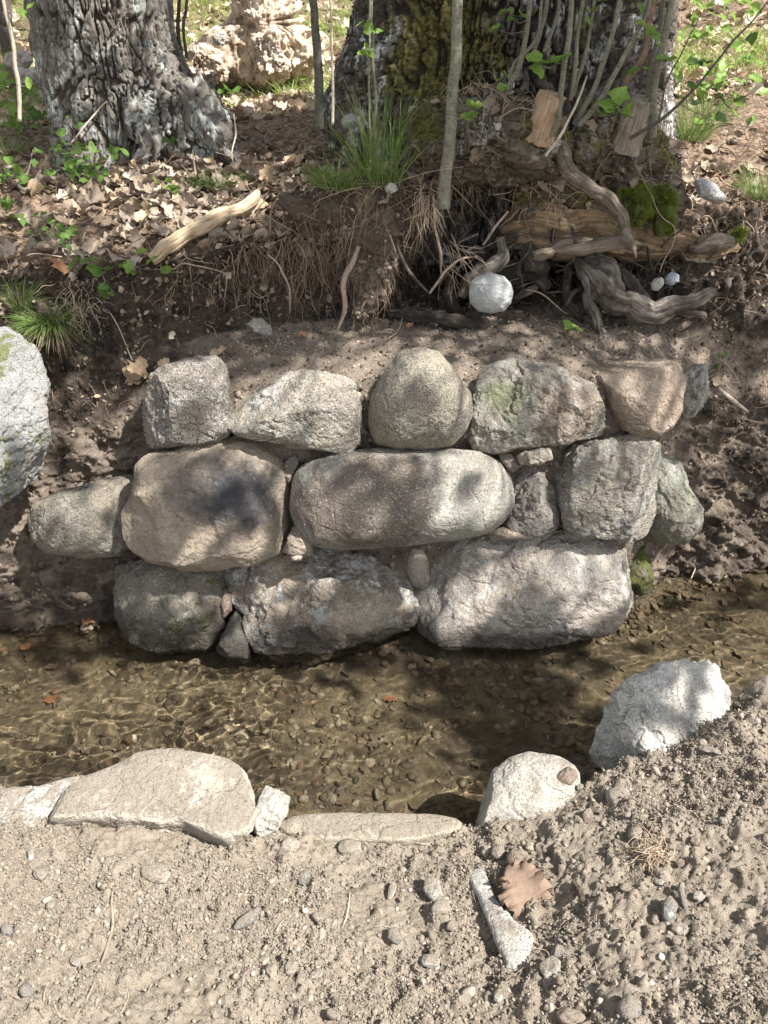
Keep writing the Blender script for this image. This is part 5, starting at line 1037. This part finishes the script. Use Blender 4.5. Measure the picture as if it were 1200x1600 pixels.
shoot([(30,190,3.3),(26,120,3.3),(18,50,3.3),(0,-20,3.3)], [.008,.008,.007,.006], 'pale shoot at the far left edge', STW, group=None, lv=[(45,130,3.2),(35,20,3.2),(50,10,3.2)])
for i, (a, b, rd) in enumerate([((285,95),(280,-20),.009), ((292,90),(292,-20),.007), ((275,75),(268,-20),.01)]):
    shoot([(a[0],a[1],4.2),((a[0]+b[0])/2-4,35,4.2),(b[0],b[1],4.2)], [rd,rd,rd*.9], ['middle of the three dark shoots right of the left trunk', 'rightmost of the three dark shoots right of the left trunk', 'thickest shoot hugging the left trunk'][i], M_STEMD, group='shoots beside the left tree')
def seedling(u, v, h, n, ls, label, mat=M_GREEN, spread=.05, y=None, lean=(0, 0, 0), group='green seedlings on the far bank'):
    rg = np.random.default_rng(int(u+v)); p, _ = hit(u, v, 6, kmin=9); root = empty('seedling', p, label, 'plant', group); parts, Q = [], []
    for s_ in range(max(1, n//7)):
        d = unit(np.array([rg.normal()*.3, rg.normal()*.2-.2, 1])+np.array(lean)); pts = [p+rg.normal(size=3)*.01, p+d*h*.5, p+d*h+rg.normal(size=3)*.015]; parts.append(tube_data(pts, [.0016, .0012, .0007], n=14, sides=5)); c = catmull(pts, 14)
        for k in range(max(3, n//max(1, n//7))): a = c[rg.integers(4, 14)]; q = a+rg.normal(size=3)*np.array([spread, spread, spread*.5]); Q.append(q); parts.append(tube_data([a, q], [.0008, .0006], n=3, sides=4, cap=False))
    V, Fc, _ = join(parts); mk('stems', V, Fc, M_STEM, root); Q = np.array(Q)
    V, Fc = leaves(Q, np.array([[0, -.45, .75]])*np.ones((len(Q), 1)), rg.uniform(ls*.7, ls*1.2, len(Q)), (.3, .9), LT_T, tilt=.4, fold=.3, r=rg); mk('leaves', V, Fc, mat, root)
seedling(150, 292, .20, 34, .045, 'bushy green seedling, tallest below the left tree', spread=.06)
seedling(112, 285, .13, 22, .05, 'low leafy plant left of the tallest seedling', spread=.06)
seedling(245, 248, .09, 10, .045, 'small plant with round leaves under the left tree\'s roots', spread=.05)
seedling(115, 392, .09, 14, .035, 'small divided leaf plant in the litter at left', M_GREEN, spread=.03)
seedling(60, 375, .08, 16, .035, 'blue green ferny plant by the left edge', spread=.04)
seedling(12, 340, .06, 12, .05, 'dark leafy plant touching the left edge', spread=.04)
seedling(218, 425, .04, 6, .05, 'broad leaved seedling at the tip of the bleached branch', M_LIME, spread=.03, lean=(0,-.5,0))
seedling(150, 425, .05, 6, .06, 'dark broad leaved seedling on the soil brow', spread=.03, lean=(0,-.6,0))
seedling(155, 465, .03, 3, .06, 'two hanging green leaves on the dark soil face', spread=.02, lean=(0,-.6,-.5))
seedling(15, 290, .10, 20, .05, 'leafy green patch by the left edge above the stick', spread=.07)
seedling(903, 522, .05, 6, .04, 'little two toned seedling at the terrace back edge', M_LIME, spread=.02)
seedling(1120, 572, .02, 6, .025, 'tiny dark green plant on the soil right of the wall', spread=.012)
seedling(280, 305, .06, 9, .04, 'pale seedling between the two low grass tufts', M_LIME, spread=.03)
seedling(345, 160, .08, 12, .05, 'leafy plant behind the left tree\'s right root', spread=.06)
seedling(50, 190, .12, 10, .06, 'round leaved plant left of the left tree', spread=.07)
seedling(1100, 150, .10, 16, .06, 'bright leafy plant on the slope right of the big tree', M_LIME, spread=.08)
seedling(1150, 110, .10, 14, .07, 'bright leafy plant higher on the sunny slope', M_LIME, spread=.09)
seedling(885, 268, .05, 6, .03, 'small plant', spread=.02) if False else None

# ------------------------------------------------------------------ background: dead stump, young trees, boulders
DS = empty('dead_stump', P(400, 115, 5.6), 'broken pale stump of a dead tree on the slope behind the trees', 'stump')
MB = wood_mat('pale_dead_wood', (.55,.46,.36), (.40,.31,.22), (.16,.11,.08), 'World', (14, 14, 3.5), moss=.12, mosscol=(.2,.2,.06), pale=(.68,.63,.55), bumpst=1.)
def bgmass(px, y, dep, seed, name, **k):
    o = rock(name, px, y, dep, MB, m=2.8, lump=.3, rough=.026, facets=7, seed=seed, sub=6, strat=((1, .2, .1), .16, .08), **k); l = o.location.copy(); o.parent = DS; o.location = l-DS.location
bgmass([(285,95),(300,60),(330,40),(350,50),(365,20),(372,-60),(420,-60),(425,10),(440,40),(450,-60),(500,-60),(505,60),(512,105),(450,125),(380,135),(320,130)], 5.7, .35, 1, 'broken_trunk')
bgmass([(280,90),(310,72),(350,82),(360,110),(330,128),(290,122)], 5.4, .2, 2, 'fallen_chunk')
bgmass([(395,60),(430,45),(455,80),(450,120),(405,125)], 5.35, .2, 3, 'splintered_wood')
for i, (px, rd, lb) in enumerate([([(95,140,5.2),(80,60,5.2),(72,-40,5.2)], [.07,.06,.055], 'slim dark trunk left of the left tree'), ([(20,150,5.6),(12,60,5.6),(-5,-40,5.6)], [.05,.045,.04], 'thin leaning trunk at the far left'), ([(60,120,6.4),(55,20,6.4),(48,-40,6.4)], [.06,.05,.05], 'thin trunk farther back at left')]):
    pts = [P(*q) for q in px]; t_ = empty('young_tree', pts[0], lb, 'tree', 'young trees behind the left tree'); pts += [pts[-1]+np.array([0, 0, 1.5]), pts[-1]+np.array([.2, 0, 3.2])]; pts[0] = pts[0]-np.array([0, 0, .3])
    tube('trunk', pts, rd+[.03, .01], bpy.data.materials['root_bark'], t_, n=60, sides=16, gnarl=.04, grooves=.25, seed=i)
    Q = pts[-1]+rng.normal(size=(260, 3))*np.array([.7, .7, .8]); V, Fc = leaves(Q, np.ones((260, 1))*np.array([[0, 0, 1.]]), .1, (.3, 1), LT_T); mk('crown', V, Fc, M_GREEN, t_)
for i, (u, v, ru, rv, y, lb) in enumerate([(30, 95, 22, 18, 4.9, 'pale lumpy rock behind the left tree at the edge'), (45, 120, 16, 16, 4.7, 'smaller pale rock left of the left tree'), (345, 60, 14, 12, 5.0, 'white rock between the left tree and the dead stump')]):
    rock('rock', ell(u, v, ru, rv), y, .07, rock_mat('far_rock_%d' % i, (.62,.58,.52), (.48,.43,.37), lich=.3, seed=30+i), facets=4, seed=30+i, sub=5, rough=.012, label=lb, cat='rock')
# straws and small twigs lying about the slope and terrace, uncountable
def straws(name, idx, l0, l1, rr, mat, label):
    parts = []; rg = np.random.default_rng(len(idx))
    for i in idx:
        l = rg.uniform(l0, l1); t = np.cross(GN[i], rg.normal(size=3)); t /= np.linalg.norm(t); a = GP[i]+GN[i]*rg.uniform(.002, .012); b = a+t*l*.5+rg.normal(size=3)*l*.12; c = a+t*l+rg.normal(size=3)*l*.1
        r_ = rg.uniform(*rr); parts.append(tube_data([a, b, c], [r_, r_*.8, r_*.5], n=7, sides=4, cap=False))
    V, Fc, _ = join(parts); tag(mk(name, V, Fc, mat), label, 'twigs', None, 'stuff')
straws('litter_twigs', pick(750, 15.0, 17.8, w_=lambda m: np.where((GU[m] > 350) & (GU[m] < 520), 2., .8)), .04, .20, (.0012, .004), M_FIB, 'small twigs scattered through the leaf litter')
straws('pale_straws', pick(520, 11, 16.5, w_=lambda m: np.where(GXX[m] > .9, 3., 1.)), .03, .12, (.0006, .0016), M_FIBL, 'pale straws lying on the bank')
straws('near_rootlets', pick(130, 1.5, 4.2), .015, .05, (.0004, .001), M_FIBL, 'tiny rootlets lying in the near soil')

# everything that reaches under the water receives the light focused by the ripples
for o in list(COL.objects):
    if o.type == 'MESH' and o is not WATER:
        zz = min((o.matrix_basis @ Vector(c)).z for c in o.bound_box)
        if zz < .0 and o.parent is None: o.cycles.is_caustics_receiver = True
# tangle of small broken roots, bark shreds and soil in the undercut, part of the old tree's foot
def tangle():
    rg = np.random.default_rng(31); parts = []; dark = []
    for k in range(190):
        u, v = [(rg.uniform(600, 900), rg.uniform(300, 400)), (rg.uniform(860, 1120), rg.uniform(385, 520)), (rg.uniform(690, 880), rg.uniform(390, 510))][k % 3]
        y = rg.uniform(2.86, 3.12) if v < 400 else rg.uniform(2.84, 3.0)
        p = P(u, v, y); d = unit([rg.normal()*.8, -.15, -.9 if k % 3 == 0 else rg.normal()*.6]); l = rg.uniform(.05, .19); pts = [p]
        for q in range(3): d = unit(d+rg.normal(size=3)*.45); pts.append(pts[-1]+d*l/3)
        r_ = rg.choice([.0015, .003, .006, .010], p=[.4, .32, .2, .08]); (parts if rg.random() < .22 else dark).append(tube_data(pts, [r_*.7, r_, r_*.3], n=14, sides=9, gnarl=.02, grooves=.5, seed=k))  # mostly the dark root colour, deepening the shade of the undercut
    V, Fc, uv = join(parts); o = mk('root_tangle', V, Fc, M_DRIFT, BT, uv=uv); o['kind'] = 'stuff'
    V, Fc, uv = join(dark); o = mk('dark_root_tangle', V, Fc, M_DRIFTD, BT, uv=uv); o['kind'] = 'stuff'
tangle()
# small stones, grit and roots packed into the joints of the wall
_j = pick(1500, 9.3, 11.1, -.62, 1.05)
stones('joint_grit', _j, .006, .028, pebble_mat('joint_stone', [(.24,.2,.165), (.32,.27,.22), (.18,.145,.115), (.36,.31,.26)], .95, soilmix=.4), label='grit and pebbles packed into the joints of the wall', cat='gravel', power=2.2, sub=2, jit=.1, sink=.3)
litter('joint_leaves', pick(160, 9.3, 11.3, -.62, 1.05), .012, .03, M_DEAD, 'leaf scraps caught in the joints of the wall', tilt=.8)
for i, (u, v, h, n, ls) in enumerate([(1085,70,.12,22,.07),(1130,30,.14,22,.08),(1180,150,.12,20,.07),(1060,140,.10,16,.06),(1160,210,.08,12,.055)]):
    seedling(u, v, h, n, ls, ['bright leafy plant just right of the big tree, near the top', 'topmost bright leafy plant on the right slope', 'bright leafy plant by the right edge of the sunny slope', 'leafy plant beside the big tree\'s right flank', 'low leafy plant below the sunny slope\'s other plants'][i], M_LIME, spread=.11)

for i, (u, v, h, n, ls) in enumerate([(25,215,.16,24,.06),(45,165,.20,26,.07),(8,150,.22,20,.08),(70,205,.10,16,.05),(470,140,.08,14,.05)]):
    seedling(u, v, h, n, ls, ['leafy green plant at the far left below the thin trunks', 'taller leafy plant between the thin trunks and the left tree', 'big leaved bright plant at the top left edge', 'low plant against the left tree\'s left side', 'low plant in the bright gap between the two big trees'][i], M_LIME if i != 3 else M_GREEN, spread=.09)
# dry straw, moss tufts and dead leaves caught on top of the old tree's root mass
def root_top():
    V = []
    for o in BT.children:
        if o.name.startswith('root') and len(o.data.vertices) > 9000:
            nv = len(o.data.vertices); co = np.zeros(nv*3, np.float32); o.data.vertices.foreach_get('co', co); co = co.reshape(-1, 3); nr = np.zeros(nv*3, np.float32); o.data.vertices.foreach_get('normal', nr); nr = nr.reshape(-1, 3)
            k = np.nonzero((nr[:, 2] > .25) & (nr[:, 1] < .4))[0]; W = co+np.array(o.location)+np.array(BT.location); V.append(np.concatenate([W[k], nr[k]], 1))
    V = np.concatenate(V); rg = np.random.default_rng(12); k = V[rg.choice(len(V), 90)]
    A, B = leaves(k[:, :3]+k[:, 3:]*.012, k[:, 3:]+np.array([0, -.3, .3]), rg.uniform(.025, .07, len(k)), (.8, 2.4), tilt=.6, r=rg); tag(mk('caught_leaves', A, B, M_DEAD), 'dead leaves caught on the mossy root mass', 'leaves', None, 'stuff')
    k = V[rg.choice(len(V), 420)]; parts = []
    for q in k:
        l = rg.uniform(.03, .13); t = unit(np.cross(q[3:], rg.normal(size=3))); a = q[:3]+q[3:]*.004; b = a+t*l*.5+q[3:]*rg.uniform(0, .025); c = a+t*l+rg.normal(size=3)*l*.12-np.array([0, 0, .01]); r_ = rg.uniform(.0005, .0018); parts.append(tube_data([a, b, c], [r_, r_*.8, r_*.4], n=8, sides=4, cap=False))
    A, B, _ = join(parts); tag(mk('caught_straw', A, B, M_FIBL), 'dry straw and twigs lying on the root mass', 'twigs', None, 'stuff')
root_top()
